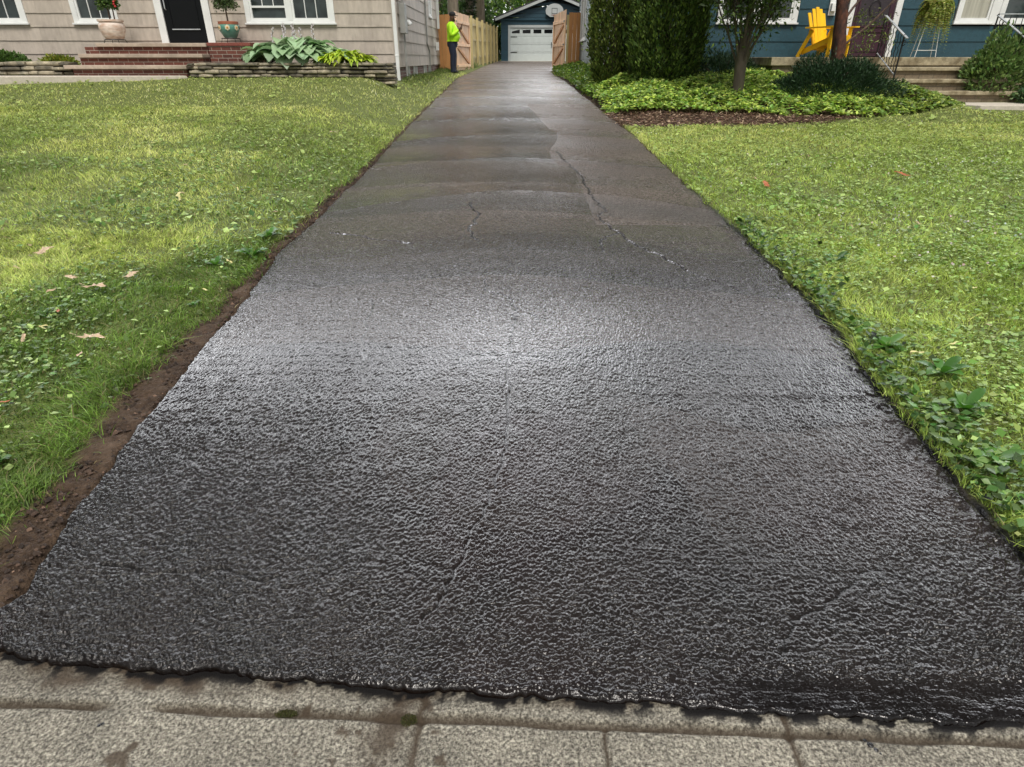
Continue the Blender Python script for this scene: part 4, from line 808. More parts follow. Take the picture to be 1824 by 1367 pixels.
mb = MB(); [mb.lathe([(.0005, 0), (.03, .02), (.001, .05)], (.24 + random.uniform(-.03, .03), -.1, .66 + .04 * k), 7) for k in range(4)]; mb.build('blossom', M['redpetal'], A)
A = empty('potted_plant', (-6.12, 15.4, 1.806), 'turquoise glazed pot with orange flower pattern and dense shrub on the brick pier', 'potted plant', 'pots beside the front door')
pot_stand(A, .19, .085); po = MB().lathe([(.0, .09), (.12, .092), (.15, .13), (.205, .24), (.215, .30), (.20, .36), (.19, .375), (.205, .38), (.205, .40), (.18, .40), (.175, .37), (0, .37)], n=28).build('pot', M['turq'], A, smooth=True)
MB().lathe([(.2055, .345), (.2075, .36), (.2085, .401), (.19, .405)], n=28).build('rim', simple('red_rim', (.35, .12, .07), .4), po, smooth=True)
for i in range(7):
    mb = MB(); mc = MB(); a = 6.283 * i / 7 + .45; c_ = Vector((.214 * math.cos(a), .214 * math.sin(a), .285)); n_ = Vector((math.cos(a), math.sin(a), 0)); t_ = Vector((-math.sin(a), math.cos(a), 0)); ring = [c_ + n_ * .004 + (t_ * math.cos(k * .5236) + Vector((0, 0, 1)) * math.sin(k * .5236)) * (.058 if k % 2 else .045) for k in range(12)]
    mb.add([c_ + n_ * .012] + ring, [(0, 1 + k, 1 + (k + 1) % 12) for k in range(12)]); r2 = [c_ + n_ * .013 + (t_ * math.cos(k * .785) + Vector((0, 0, 1)) * math.sin(k * .785)) * .02 for k in range(8)]; mc.add([c_ + n_ * .018] + r2, [(0, 1 + k, 1 + (k + 1) % 8) for k in range(8)])
    mb.build('flower_pattern', M['cream'], po); mc.build('flower_centre', M['orange'], po)
n = 1900; p, d = bushpts(n, (.0, 0, .70), .23, .22, .34, .3, shell=.1); D = rng.normal(size=(n, 3)); D[:, 2] += .3; cloudobj('foliage', [cloud(p, D, .045 + .03 * rng.random(n), .5, jitcol(n, (.08, .12, .045), .35, (.15, .19, .09), .25))], M['leaf'], A)
MB().tube([(0, 0, .36), (.0, 0, .95)], [.02, .01], 6).build('stem', M['branch'], A)

# ------------------------------------------------------------------ right house (teal)
RX0, RY0 = 2.42, 16.6; PZ = 1.53
H2 = empty('house', (0, 0, 0), 'teal shingled house with stone porch and plum door on the right', 'house')
ow = lambda u0, u1, z0, z1: (u0 - RX0, u1 - RX0, z0, z1)
openR = [ow(4.72, 6.62, 2.2, 4.1), ow(7.72, 8.98, PZ, 3.95), ow(10.22, 12.6, 2.17, 4.1)]
mb = MB(); siding(mb, (RX0, RY0, 0), (1, 0, 0), (0, -1, 0), 12, 1.2, 4.7, .33, openR, sw=(.5, .9)); mb.build('shingle_wall', M['teal'], H2)
mb = MB(); siding(mb, (RX0, RY0, 0), (0, 1, 0), (-1, 0, 0), 9.0, 1.2, 4.7, .28, [(6.5, 8.35, 2.0, 4.0)], sw=(.5, .9)); mb.build('shingle_wall', simple('side_shingle_sheen', (.16, .22, .25), .42, 14, .14, .3, 40, tint=True), H2)  # sheen on this wall painted in as a paler copy of the teal
MB().box(RX0 + .021, 14.4, RY0 + .06, 25.6, .8, 4.7).build('wall_core', M['blackcloth'], H2)
MB().box(RX0 - .03, RX0 + .06, RY0 - .03, RY0 - .001, 1.2, 4.6).box(RX0 - .03, RX0 + .0, RY0, RY0 + .08, 1.2, 4.6).build('corner_board', M['tealdark'], H2)
MB().box(RX0 - .03, RX0, 25.52, 25.62, 1.0, 4.6).build('corner_board', M['tealdark'], H2)
MB().box(RX0 + .0, 14.38, RY0 + .025, RY0 + .055, .6, 1.2).box(RX0 + .0, RX0 + .02, RY0 + .06, 25.58, .6, 1.2).build('foundation', M['limestone'], H2)
roof(H2, RX0, 14.4, 16.6, 25.6, 4.7, 6.9, 'x')
window(H2, (RX0, RY0, 0), (1, 0, 0), (0, -1, 0), 4.75 - RX0, 6.6 - RX0, 2.24, 4.08, 1, 1, 2, cw=.13)
window(H2, (RX0, RY0, 0), (1, 0, 0), (0, -1, 0), 10.25 - RX0, 11.12 - RX0, 2.24, 4.08, 1, 1, 1, pane='curtain', cw=.09)
window(H2, (RX0, RY0, 0), (1, 0, 0), (0, -1, 0), 11.24 - RX0, 12.55 - RX0, 2.24, 4.08, 1, 1, 1, cw=.09)
MB().box(11.121, 11.239, RY0 - .02, RY0 + .03, 2.2, 4.1).build('window_trim', M['white'], H2)
window(H2, (RX0, RY0, 0), (0, 1, 0), (-1, 0, 0), 6.55, 8.3, 2.05, 3.95, 2, 3, 2, pane='curtain', cw=.09)
MB().box(7.74, 7.88, RY0 - .04, RY0 + .03, PZ + .005, 3.9).box(8.82, 8.96, RY0 - .04, RY0 + .03, PZ + .005, 3.9).build('door_trim', M['white'], H2, bevel=.004)
D = MB().box(7.885, 8.815, RY0 - .005, RY0 + .03, PZ + .02, 3.9).build('door', M['plumdoor'], H2)
mb = MB()
for z0, z1 in ((PZ + .12, PZ + .55), (PZ + .62, 3.7)):
    mb.box(7.97, 8.73, RY0 - .022, RY0 - .006, z0, z0 + .035).box(7.97, 8.73, RY0 - .022, RY0 - .006, z1 - .035, z1).box(7.97, 8.005, RY0 - .022, RY0 - .006, z0 + .035, z1 - .035).box(8.695, 8.73, RY0 - .022, RY0 - .006, z0 + .035, z1 - .035)
mb.build('door_panel', M['plumdoor'], D)
MB().box(8.01, 8.69, RY0 - .01, RY0 - .006, PZ + .66, 3.66).build('screen', simple('door_screen', (.03, .022, .028), .5), D)
n = 16; MB().tube([(8.35 + .12 * math.cos(6.2832 * i / n), RY0 - .03, PZ + 1.0 + .16 * math.sin(6.2832 * i / n)) for i in range(n + 1)], .008, 5, cap=False).build('screen_ornament', M['iron'], D)
W_ = MB().box(7.28, 7.44, RY0 - .05, RY0 - .02, 2.38, 3.0).box(7.30, 7.42, RY0 - .14, RY0 - .051, 2.46, 2.62).build('mailbox', M['white'], H2, bevel=.006)
MB().box(RX0 + .6, 9.9, RY0 - .05, RY0 - .021, 2.14, 2.2).build('sill_band', M['tealdark'], H2) if False else None
# porch and steps
PR = empty('porch', (9, 15.5, PZ), 'stone porch slab and weathered limestone steps of the teal house', 'porch')
for o in (MB().box(5.55, 13.0, 14.9, RY0 - .03, PZ - .16, PZ).build('porch_floor', M['limestone'], PR, bevel=.01),
          MB().box(5.62, 12.95, 14.97, RY0 - .03, .5, PZ - .161).build('porch_base', M['block'], PR),
          MB().box(7.72, 10.3, 14.62, 14.969, .5, 1.27).box(7.74, 10.3, 14.27, 14.619, .5, 1.05).box(7.76, 10.3, 13.92, 14.269, .5, .84).build('riser', M['block'], PR)):
    inpar(o, PR)
for y0, z_ in ((14.56, 1.271), (14.21, 1.051), (13.86, .841)): inpar(MB().box(7.68, 10.36, y0, y0 + .40 if y0 > 14.5 else y0 + .349, z_, z_ + .075).build('tread', M['limestone'], PR, bevel=.014), PR)
tag(MB().add([(8.95, 12.9, .71), (14, 12.5, .71), (14, 13.85, .71), (8.4, 13.85, .71), (8.95, 12.9, .45), (14, 12.5, .45), (14, 13.85, .45), (8.4, 13.85, .45)], [(0, 1, 2, 3), (4, 7, 6, 5), (0, 4, 5, 1), (1, 5, 6, 2), (2, 6, 7, 3), (3, 7, 4, 0)]).build('path', M['concrete'], bevel=.01), kind='structure')
def railing(x_, label, horiz=None):
    Rr = empty('handrail', (x_, 14.3, 1.1), label, 'handrail', 'iron handrails beside the porch steps')
    ya, yb = 14.15, 15.05; za, zb = 1.12, PZ; ht = .78
    inpar(MB().tube([(x_, ya, za), (x_, ya, za + ht + .03)], .016, 6).build('post', M['iron'], Rr, smooth=True), Rr)
    inpar(MB().tube([(x_, yb, zb), (x_, yb, zb + ht + .02)], .016, 6).build('post', M['iron'], Rr, smooth=True), Rr)
    inpar(MB().bar((x_, ya - .12, za + ht - .04), (x_, yb + .02, zb + ht + .0), .05, .018).build('top_rail', M['galv'], Rr), Rr)
    inpar(MB().bar((x_, ya, za + .08), (x_, yb, zb + .08), .022, .012).build('bottom_rail', M['galv'], Rr), Rr)
    mb = MB()
    for k in range(1, 8):
        t = k / 8; y_ = ya + (yb - ya) * t; z0 = za + (zb - za) * t
        pts = [(x_ + .012 * math.sin(q * 2.2), y_ + .012 * math.cos(q * 2.2), z0 + .08 + (ht - .1) * q / 12) for q in range(13)]; mb.tube(pts, .008, 5)
    inpar(mb.build('baluster', M['iron'], Rr), Rr)
    n = 14; inpar(MB().tube([(x_, ya - .05 - .045 * math.cos(q * .45) , za + ht - .12 + .045 * math.sin(q * .45)) for q in range(n)], .008, 5).build('scroll', M['iron'], Rr), Rr)
    if horiz:
        inpar(MB().bar((x_, yb, zb + ht + .02), (x_ + horiz, yb, zb + ht + .02), .05, .018, up=(0, 0, 1)).build('side_rail', M['galv'], Rr), Rr)
        mb = MB(); [mb.tube([(x_ + horiz * k / 9, yb, zb), (x_ + horiz * k / 9, yb, zb + ht)], .008, 5) for k in range(1, 10)]; inpar(mb.build('baluster', M['iron'], Rr), Rr)
railing(7.84, 'iron handrail with grey top bar on the left of the porch steps', -1.3 if False else None)
railing(10.20, 'iron handrail with grey top bar on the right of the porch steps', 1.2)

# adirondack chair (faces right and a little toward the camera)
CH = empty('adirondack_chair', (6.95, 15.55, PZ), 'bright yellow slatted armchair standing on the porch', 'chair', rz=R(-66))
def cpart(mb, name, **k): return mb.build(name, M['yellow'], CH, bevel=.003, **k)
# local: +x = front of the chair, y = width
for s_ in (-1, 1):
    y_ = s_ * .27
    cpart(MB().bar((.31, y_, 0), (.31, y_, .56), .085, .03, up=(0, 1, 0)), 'leg')
    cpart(MB().bar((.33, y_ - s_ * .035, .36), (-.44, y_ - s_ * .035, .10), .03, .11), 'leg')
    cpart(MB().bar((-.20, y_ + s_ * .02, .53), (-.50, y_ + s_ * .02, .0), .03, .085, up=(0, 0, 1)), 'rear_leg')
    mb = MB(); mb.obox((-.36, y_ - .055 + s_ * .03, .56), (.80, 0, 0), (0, .13, 0), (0, 0, .028)); cpart(mb, 'armrest')
    cpart(MB().bar((.345, y_ + s_ * .0, .54), (.345, y_ + s_ * .0, .42), .03, .06), 'arm_bracket')
mb = MB()
for i in range(6): x0 = .34 - i * .095; z0 = .40 - i * .033; mb.obox((x0 - .085, -.26, z0 - .028), (.085, 0, .027), (0, .52, 0), (0, 0, .022), .96 + .08 * (i % 2))
mb.obox((.335, -.26, .30), (.022, 0, 0), (0, .52, 0), (0, 0, .10)); cpart(mb, 'seat')
mb = MB()
for i in range(5):
    y_ = (i - 2) * .098; top = .98 - .035 * abs(i - 2) ** 1.7; a = Vector((-.19, y_ * .9, .22)); b2 = Vector((-.46, y_ * 1.08, top)); mb.bar(a, b2, .09, .02, up=(1, 0, .35), t=.95 + .07 * (i % 2))
cpart(mb, 'backrest'); cpart(MB().bar((-.315, -.26, .50), (-.315, .26, .50), .03, .07), 'back_rail'); cpart(MB().bar((-.24, -.24, .17), (-.24, .24, .17), .03, .07), 'back_rail')

# fern on a wire stand
FB = empty('potted_fern', (9.02, 15.35, PZ), 'yellow-green fern spilling from a pot on a tall white wire stand on the porch', 'fern')
mb = MB()
for i in range(4): a = .6 + i * 1.5708; mb.tube([(.30 * math.cos(a), .22 * math.sin(a), 0), (.17 * math.cos(a), .13 * math.sin(a), .82)], .008, 6)
for zz, k in ((.13, .93), (.80, .58)): mb.tube([(.30 * k * math.cos(.6 + q * 1.5708), .22 * k * math.sin(.6 + q * 1.5708), zz) for q in range(5)], .007, 5)
mb.build('wire_stand', M['white'], FB); MB().lathe([(0, .80), (.12, .80), (.17, .98), (.175, 1.0), (.16, 1.0), (0, .97)]).build('pot', M['plastic'], FB, smooth=True)
v = []; parts = []
for i in range(150):
    a = random.random() * 6.283; L_ = random.uniform(.50, .92); rise = random.uniform(-.05, .30); n = 26; t = np.linspace(.08, 1, n)
    out = L_ * (.80 * t - .38 * t ** 2); z_ = .98 + rise * t * 1.6 - (.55 + .65 * (.7 - rise)) * L_ * t ** 2.2
    c0 = np.stack([out * math.cos(a), out * math.sin(a), z_], 1)
    for s_ in (-1, 1):
        D = np.stack([-math.sin(a) * s_ + .25 * math.cos(a) + 0 * t, math.cos(a) * s_ + .25 * math.sin(a) + 0 * t, -.35 + 0 * t], 1); S = .075 * np.sin(np.pi * (t * .88 + .1)) + .012
        parts.append(cloud(c0, D, S, .36, jitcol(n, (.24, .29, .06), .2, (.40, .38, .12), .2)))
cloudobj('fronds', parts, M['leaf'], FB)

# ------------------------------------------------------------------ right planting
def conifer(c, r, h, n, label, cols, seed):
    root = empty('arborvitae', c, label, 'conifer', 'columnar evergreens at the corner of the teal house')
    q = rng.random(n); th_ = rng.random(n) * 6.283; z = h * q
    prof = np.interp(q, [0, .03, .10, .22, .5, .8, .95, 1], [.55, .72, .90, 1, .94, .70, .35, .08])
    # vertical plumes separated by deep furrows
    lob = fbm(th_ * 3.2 + seed + .6 * np.sin(z * 2.2), z * .9 + seed, 2); lob2 = vnoise(th_ * 9 + seed, z * 5.5); rad = r * prof * (.60 + .56 * lob + .22 * lob2) * (1 - .36 * rng.random(n) ** 2.2) * (1 + .10 * np.abs(rng.normal(size=n)) * (rng.random(n) < .15))
    p = np.stack([rad * np.cos(th_), rad * np.sin(th_), z + .04], 1); D = np.stack([np.cos(th_) * .55, np.sin(th_) * .55, .95 + 0 * th_], 1) + rng.normal(size=(n, 3)) * .33
    C = jitcol(n, cols[0], .4, cols[1], .3) * (.7 + .7 * vnoise(th_ * 8 + seed, z * 6))[:, None]
    cloudobj('foliage', [cloud(p, D, .055 + .05 * rng.random(n), .42, C)], M['conifer'], root)
    MB().tube([(0, 0, -.2), (0, 0, h * .5), (0, 0, h * .92)], [.09, .06, .01], 8).build('trunk', M['bark'], root, smooth=True)
    mb = MB()
    for i in range(34):
        a = i * 2.4; z_ = h * (.04 + .85 * i / 34); rr_ = r * .62 * (1 - .5 * i / 34); mb.tube([(0, 0, z_), (rr_ * math.cos(a), rr_ * math.sin(a), z_ + .35)], [.022, .006], 5)
    mb.build('branches', M['branch'], root); return root
conifer((3.22, 14.75, .92), .80, 4.3, 52000, 'broad dark green columnar evergreen in front of the teal house', ((.055, .095, .02), (.12, .18, .034)), 3)
conifer((2.30, 15.9, .92), .52, 3.5, 24000, 'slimmer yellowish evergreen nearest the driveway at the house corner', ((.07, .105, .02), (.14, .18, .035)), 11)
YG = 'dark yew shrubs in the bed before the porch'
shrub('yew', (4.75, 15.6, .95), .95, .6, .72, 13000, .065, (.018, .042, .017), (.035, .07, .025), 'dark yew shrub between the broad evergreen and the porch', 'yew', YG, 'needle', .2, .35, .5)
shrub('yew', (6.20, 13.30, .74), 1.25, .9, .76, 30000, .065, (.018, .045, .018), (.035, .075, .028), 'large spreading dark yew in front of the yellow chair', 'yew', YG, 'needle', .2, .35, .55)
shrub('viburnum', (10.15, 14.3, 1.0), .85, .5, .95, 7500, .085, (.13, .21, .065), (.22, .31, .10), 'tall leafy green shrub growing over the right side of the porch steps', mat='leaf')
shrub('ivy_mound', (11.2, 13.6, .70), 1.15, .5, .60, 5200, .08, (.060, .12, .045), (.16, .22, .10), 'ivy mound at the right end of the porch steps', 'ivy')
shrub('climbing_shrub', (13.3, 15.5, 1.3), .9, .5, 2.4, 7000, .08, (.022, .05, .018), (.05, .09, .03), 'dark climbing shrub at the right frame edge beside the window', 'shrub')
# bright ground cover
n = 60000; x = 1.75 + 7.3 * rng.random(n); y = 11.0 + 4.8 * rng.random(n); yf = np.interp(x, [1.7, 2.2, 3.2, 4.2, 5.2, 6.3, 7.2, 8.2, 9.0], [12.6, 12.2, 11.9, 11.9, 11.6, 11.7, 12.0, 12.6, 13.4]) + .35 * (fbm(x * 1.5, y * 1.5) - .5)
k = (y > yf) & ~((x > 7.6) & (y > 13.83)) & (x < 8.95) & (rng.random(n) < .1 + 1.4 * fbm(x * 2.2, y * 2.2, 3)); x, y, yf = x[k], y[k], yf[k]; n = len(x)
hh = (.06 + .15 * sstep(0, .8, y - yf) + .30 * (fbm(x * 2.2, y * 2.2, 2) - .5)) * (1 - .6 * sstep(7.4, 8.6, x)) ; z = G(x, y) + hh * (.55 + .45 * rng.random(n) ** .5)
D = rng.normal(size=(n, 3)); D[:, 2] = .25 * D[:, 2] - .05; nr = np.stack([.5 * rng.normal(size=n), -.3 + .5 * rng.normal(size=n), np.ones(n)], 1)
C = jitcol(n, (.21, .33, .065), .35, (.45, .56, .11), .3); f = sstep(6.0, 7.5, x)[:, None]; C = C * (1 - .35 * f)
gparts = [cloud(np.stack([x, y, z], 1), D, .055 + .045 * rng.random(n), .6, C, .3, nr)]
n = 9000; y = 15 + 11 * rng.random(n); x = xr(y) + .05 + (2.35 - xr(y)) * rng.random(n); D = rng.normal(size=(n, 3)); D[:, 2] = .3 * D[:, 2]
k = (y < 25.2) & (x < 2.4); x, y, D = x[k], y[k], D[k]; n = len(x); gparts.append(cloud(np.stack([x, y, G(x, y) + .04 + .18 * rng.random(n)], 1), D, .06 + .05 * rng.random(n), .6, jitcol(n, (.13, .22, .04), .25, (.24, .33, .06), .25), .3))
tag(cloudobj('ground_cover', gparts, M['leaf']), 'bright green leafy ground cover filling the bed on the right', 'ground cover', kind='stuff')
# mulch chips
n = 15000; x = 1.7 + 6 * rng.random(n); y = 10.7 + 2.2 * rng.random(n); k = (bedR(x, y) > .5); x, y = x[k], y[k]; n = len(x); D = rng.normal(size=(n, 3)); D[:, 2] *= .2; nr = np.stack([.4 * rng.normal(size=n), .4 * rng.normal(size=n), np.ones(n)], 1)
tag(cloudobj('mulch', [cloud(np.stack([x, y, G(x, y) + .005 + .03 * rng.random(n)], 1), D, .04 + .06 * rng.random(n), .22, jitcol(n, (.16, .10, .07), .38, (.42, .31, .21), .25), .2, nr)], M['conifer']), 'brown wood mulch along the front of the planted bed', 'mulch', kind='stuff')
# wisps of weeds at the fence and along the left house
n = 3500; y = 16 + 14 * rng.random(n); x = np.interp(y, [16, 25, 30], [-2.5, -2.35, -1.75]) + .15 * rng.normal(size=n) ; D = up(n, 1.2)
tag(cloudobj('fence_weeds', [cloud(np.stack([x, y, G(x, y)], 1), D, .05 + .16 * rng.random(n) * sstep(22, 26, y) + .05 * rng.random(n), .18, jitcol(n, (.12, .18, .04), .3, (.22, .22, .10), .25))], M['grass']), 'straggly weeds at the foot of the side wall and fence', 'weeds', kind='stuff')

# ------------------------------------------------------------------ trees
def limb_tree(name, base, label, cat, trunk, limbs, leafspec, mat, group=None, bmat='branch'):
    """trunk: (pts, radii); limbs: list of (pts, radii)"""
    root = empty(name, base, label, cat, group)
    MB().tube(trunk[0], trunk[1], 12).build('trunk', M[mat], root, smooth=True)
    mb = MB()
    for p_, r_ in limbs: mb.tube(p_, r_, 6)
    mb.build('limbs', M[bmat], root, smooth=True)
    if leafspec: cloudobj('crown', leafspec, M['leaf'], root)
    return root
def grow(p, d, L_, r, depth, out, tips, spread=.5):
    pts = [Vector(p)]; d = Vector(d).normalized(); n = 4
    for i in range(n): d = (d + Vector((random.uniform(-1, 1), random.uniform(-1, 1), random.uniform(-.3, .6))) * .13).normalized(); pts.append(pts[-1] + d * L_ / n)
    out.append((pts, [r * (1 - .5 * i / n) for i in range(n + 1)])); tips += pts[2:]
    if depth > 0:
        for k in range(3): nd = (d + Vector((random.uniform(-1, 1), random.uniform(-1, 1), random.uniform(-.3, .7))) * spread).normalized(); grow(pts[-1 if k else 2], nd, L_ * .68, r * .55, depth - 1, out, tips, spread)
def leafballs(tips, per, rad, size, col, alt, asp=.5, flat=.8, amt=.28):
    T = np.array([list(t) for t in tips]); n = len(T) * per; P0 = np.repeat(T, per, 0) + rng.normal(size=(n, 3)) * np.array([rad, rad, rad * flat]); D = rng.normal(size=(n, 3)); D[:, 2] -= .25
    tone = np.repeat(.75 + .5 * rng.random(len(T)), per)[:, None]
    return cloud(P0, D, size * (.6 + .8 * rng.random(n)), asp, np.clip(jitcol(n, col, amt, alt, .22) * tone, .004, .9))
random.seed(21)
out, tips = [], []
for i in range(13):
    a = i * 2.4; grow((.06 * math.cos(a), .06 * math.sin(a), .62 + .035 * i), (math.cos(a) * .42, math.sin(a) * .42, 1.0), 1.1, .024, 2, out, tips, .42)
tips2 = [t for t in tips if t.z > .95]
limb_tree('young_tree', (4.25, 12.9, .72), 'young multi-stemmed tree with mossy grey trunk in the planted bed', 'tree',
          ([(0, 0, -.15), (.0, 0, .02), (.01, 0, .35), (-.01, .0, .75), (.02, 0, 1.2), (.05, .02, 1.9)], [.15, .11, .10, .105, .07, .04]), out, [leafballs(tips2, 34, .17, .078, (.055, .095, .024), (.14, .21, .045), .42)], 'bark', bmat='bark')
random.seed(5)
out, tips = [], []
for d in (((-.03, 0, .85), (.75, -.1, .62)), ((-.1, 0, 1.3), (.6, .1, .9)), ((-.2, 0, 1.8), (-.5, -.1, .8)), ((-.15, 0, 1.5), (.3, -.4, 1))): grow(d[0], d[1], 1.25, .026, 2, out, tips, .5)
lowt = [Vector((random.uniform(-.05, .8), random.uniform(-.5, .2), random.uniform(.75, 1.5))) for i in range(26)]
tt = [t for t in tips if t.z > 1.75]
limb_tree('paperbark_tree', (6.78, 14.45, .85), 'small tree with peeling reddish bark in front of the porch and plum door', 'tree',
          ([(0, 0, -.1), (-.02, 0, .3), (-.05, 0, .6), (-.06, 0, .85), (-.12, 0, 1.15), (-.14, 0, 1.4), (-.22, 0, 1.8), (-.2, .1, 3.2)], [.15, .14, .125, .14, .125, .12, .105, .05]), out, [leafballs(tt, 5, .14, .06, (.10, .14, .03), (.18, .2, .05), .35), leafballs(lowt, 16, .07, .055, (.12, .17, .04), (.2, .24, .06), .35)], 'barkred')

# far trees behind the garage
random.seed(9)
def bigtree(x_, y_, h, rt, crown, n, size, col, alt, label, lean=0, ivy=False, mat='barkpale'):
    zb = float(G(x_, y_)); root = empty('background_tree', (x_, y_, zb), label, 'tree', 'tall trees behind the fence and garage')
    MB().tube([(0, 0, -.2), (0, 0, .5), (lean * .3, 0, h * .3), (lean, 0, h * .7)], [rt * 1.2, rt, rt * .85, rt * .4], 12).build('trunk', M[mat], root, smooth=True)
    mb = MB(); tips = []
    for i in range(16):
        a = random.random() * 6.283; z_ = h * random.uniform(.3, .7); q = crown * random.uniform(.5, .95); e = Vector((lean + q * math.cos(a), q * math.sin(a), z_ + random.uniform(.3, 2.5))); m_ = Vector((lean * .6 + q * .4 * math.cos(a), q * .4 * math.sin(a), z_ + .5))
        mb.tube([(lean * z_ / h, 0, z_ * .9), m_, e], [rt * .35, rt * .2, .03], 6); tips += [m_, e]
    mb.build('limbs', M[mat], root, smooth=True)
    k = n // 70; cs = []
    for i in range(k):
        a = random.random() * 6.283; el = random.uniform(-.75, 1.4); q = random.uniform(.45, 1.0); cs.append(Vector((lean + crown * q * math.cos(a) * math.cos(el), crown * q * math.sin(a) * math.cos(el), h * .66 + h * .36 * q * math.sin(el))))
    cloudobj('crown', [leafballs(cs, 140, .6, size * .72, col, alt, .55)], M['leaf'], root)
    if ivy:
        n2 = 2500; th_ = rng.random(n2) * 6.283; z = 7.0 * rng.random(n2); p = np.stack([(rt + .08) * np.cos(th_), (rt + .08) * np.sin(th_), z], 1)
        cloudobj('ivy', [cloud(p, rng.normal(size=(n2, 3)), .10 + .08 * rng.random(n2), .7, jitcol(n2, (.022, .04, .014), .4, (.06, .09, .03), .2))], M['leaf'], root)
BG = [(-2.75, 34, 9.5, .30, 2.3, 9000, .15, (.06, .12, .02), (.20, .29, .05), 'tree with a pale thick trunk behind the fence, leftmost of three', -.1, False),
      (-2.15, 36, 10, .22, 2.2, 8000, .15, (.05, .10, .02), (.16, .24, .05), 'tree with an ivy-covered trunk behind the fence, middle of three', .1, True),
      (-1.75, 40, 10, .30, 2.4, 9000, .16, (.045, .10, .02), (.16, .25, .05), 'tree with a bare leaning brown trunk left of the garage, rightmost of three', -.1, False),
      (1.2, 51, 8.5, .3, 3.6, 15000, .18, (.06, .13, .02), (.24, .34, .05), 'bright green tree rising directly behind the garage roof', 0, False),
      (-5.0, 50, 8.5, .3, 3.6, 15000, .18, (.05, .11, .02), (.20, .30, .05), 'dense green tree seen left of the garage, over the fence', 0, False),
      (6.5, 52, 8.5, .3, 3.6, 12000, .18, (.05, .11, .02), (.20, .30, .05), 'green tree behind the right slope of the garage roof', 0, False)]
for t in BG: bigtree(*t)
shrub('hedge_shrub', (-2.9, 46.5, 1.3), 2.6, 1.6, 3.6, 22000, .13, (.03, .065, .018), (.10, .17, .04), 'dark leafy shrub filling the gap between fence and garage')
shrub('hedge_shrub', (-4.8, 31, 1.2), 2.0, 1.6, 2.9, 9000, .15, (.07, .12, .03), (.20, .27, .08), 'leafy shrub behind the fence gate and the corner of the beige house')
# distant wood
n = 36000; x = -75 + 150 * rng.random(n); y = 66 + 10 * rng.random(n) + .004 * x * x; top = 5.6 + 3.2 * fbm(x * .12, x * 0 + 3, 3); z = 1 + top * rng.random(n) ** .8; lump = (fbm(x * .5, z * .5, 2) - .5) * 3
tag(cloudobj('distant_wood', [cloud(np.stack([x, y - lump, z], 1), rng.normal(size=(n, 3)), .5 + .5 * rng.random(n), .6, jitcol(n, (.05, .10, .02), .3, (.14, .22, .05), .25))], M['leaf']), 'dense green wood far behind the garage', 'woodland', kind='stuff')

# ------------------------------------------------------------------ garage
gx0, gx1, gy, gb = -.68, 5.85, 44.0, 1.36; gc = (gx0 + gx1) / 2; ez, rz_ = gb + 2.27, gb + 3.42
GA = empty('garage', (0, 0, 0), 'dark teal gabled garage with wide pale panelled door at the end of the drive', 'garage')
zt = lambda u: ez + (rz_ - ez) * (1 - abs(u - (gc - gx0)) / (gc - gx0))
dx0, dx1, dz = -.10 - .0, 5.27, gb + 1.84
mb = MB(); siding(mb, (gx0, gy, 0), (1, 0, 0), (0, -1, 0), gx1 - gx0, gb, rz_, .2, [(dx0 - .14 - gx0, dx1 + .14 - gx0, gb - .1, dz + .14)], sw=(1.2, 1.6), lip=.015, zt=zt); mb.build('siding', M['tealdark'], GA)
MB().box(gx0, gx1, gy + .07, gy + 6, gb, ez).build('wall_core', M['tealdark'], GA)
MB().box(gx0 - .3, gx1 + .3, gy - .09, gy - .02, ez - .04, ez + .03).build('eave_board', M['tealdark'], GA)
mb = MB()
for s_ in (-1, 1):
    a = Vector((gc, gy - .3, rz_ + .12)); b2 = Vector((gc + s_ * (gc - gx0 + .35), gy - .3, ez - .02)); mb.bar(a, b2, .03, .14, up=(0, 0, 1))
mb.build('rake_board', M['greytrim'], GA)
roof(GA, gx0, gx1, gy + .16, gy + 6, ez + .08, rz_ + .16, 'y')
mb = MB(); mb.box(dx0 - .14, dx0, gy - .03, gy + .04, gb, dz).box(dx1, dx1 + .14, gy - .03, gy + .04, gb, dz).box(dx0 - .14, dx1 + .14, gy - .032, gy + .04, dz + .001, dz + .14).build('door_trim', M['greytrim'], GA)
GD = MB(); sh = (dz - gb) / 4
for i in range(4): GD.box(dx0 + .002, dx1 - .002, gy + .02, gy + .06, gb + sh * i + .006, gb + sh * (i + 1) - .006)
GD = GD.build('garage_door', M['doorwhite'], GA, bevel=.006)
mb = MB(); wb = MB(); fr = MB(); pw = (dx1 - dx0) / 8
for j in range(8):
    x0 = dx0 + pw * j + .09; x1 = dx0 + pw * (j + 1) - .09
    for i in range(3):
        z0 = gb + sh * i + .09; z1 = gb + sh * (i + 1) - .09; mb.box(x0, x1, gy + .012, gy + .019, z0, z1)
    z0 = gb + sh * 3 + .16; z1 = gb + sh * 4 - .10; arcL = .10 if j in (0,) else (.03 if j in (1,) else 0); arcR = .10 if j == 7 else (.03 if j == 6 else 0)
    wb.add([(x0, gy + .012, z0), (x1, gy + .012, z0), (x1, gy + .012, z1 - arcR), (x0, gy + .012, z1 - arcL), (x0, gy + .019, z0), (x1, gy + .019, z0), (x1, gy + .019, z1 - arcR), (x0, gy + .019, z1 - arcL)], [(0, 1, 2, 3), (4, 7, 6, 5), (0, 4, 5, 1), (1, 5, 6, 2), (2, 6, 7, 3), (3, 7, 4, 0)])
mb.build('door_panel', M['doorwhite'], GD, bevel=.012); wb.build('pane', M['glassdark'], GD)
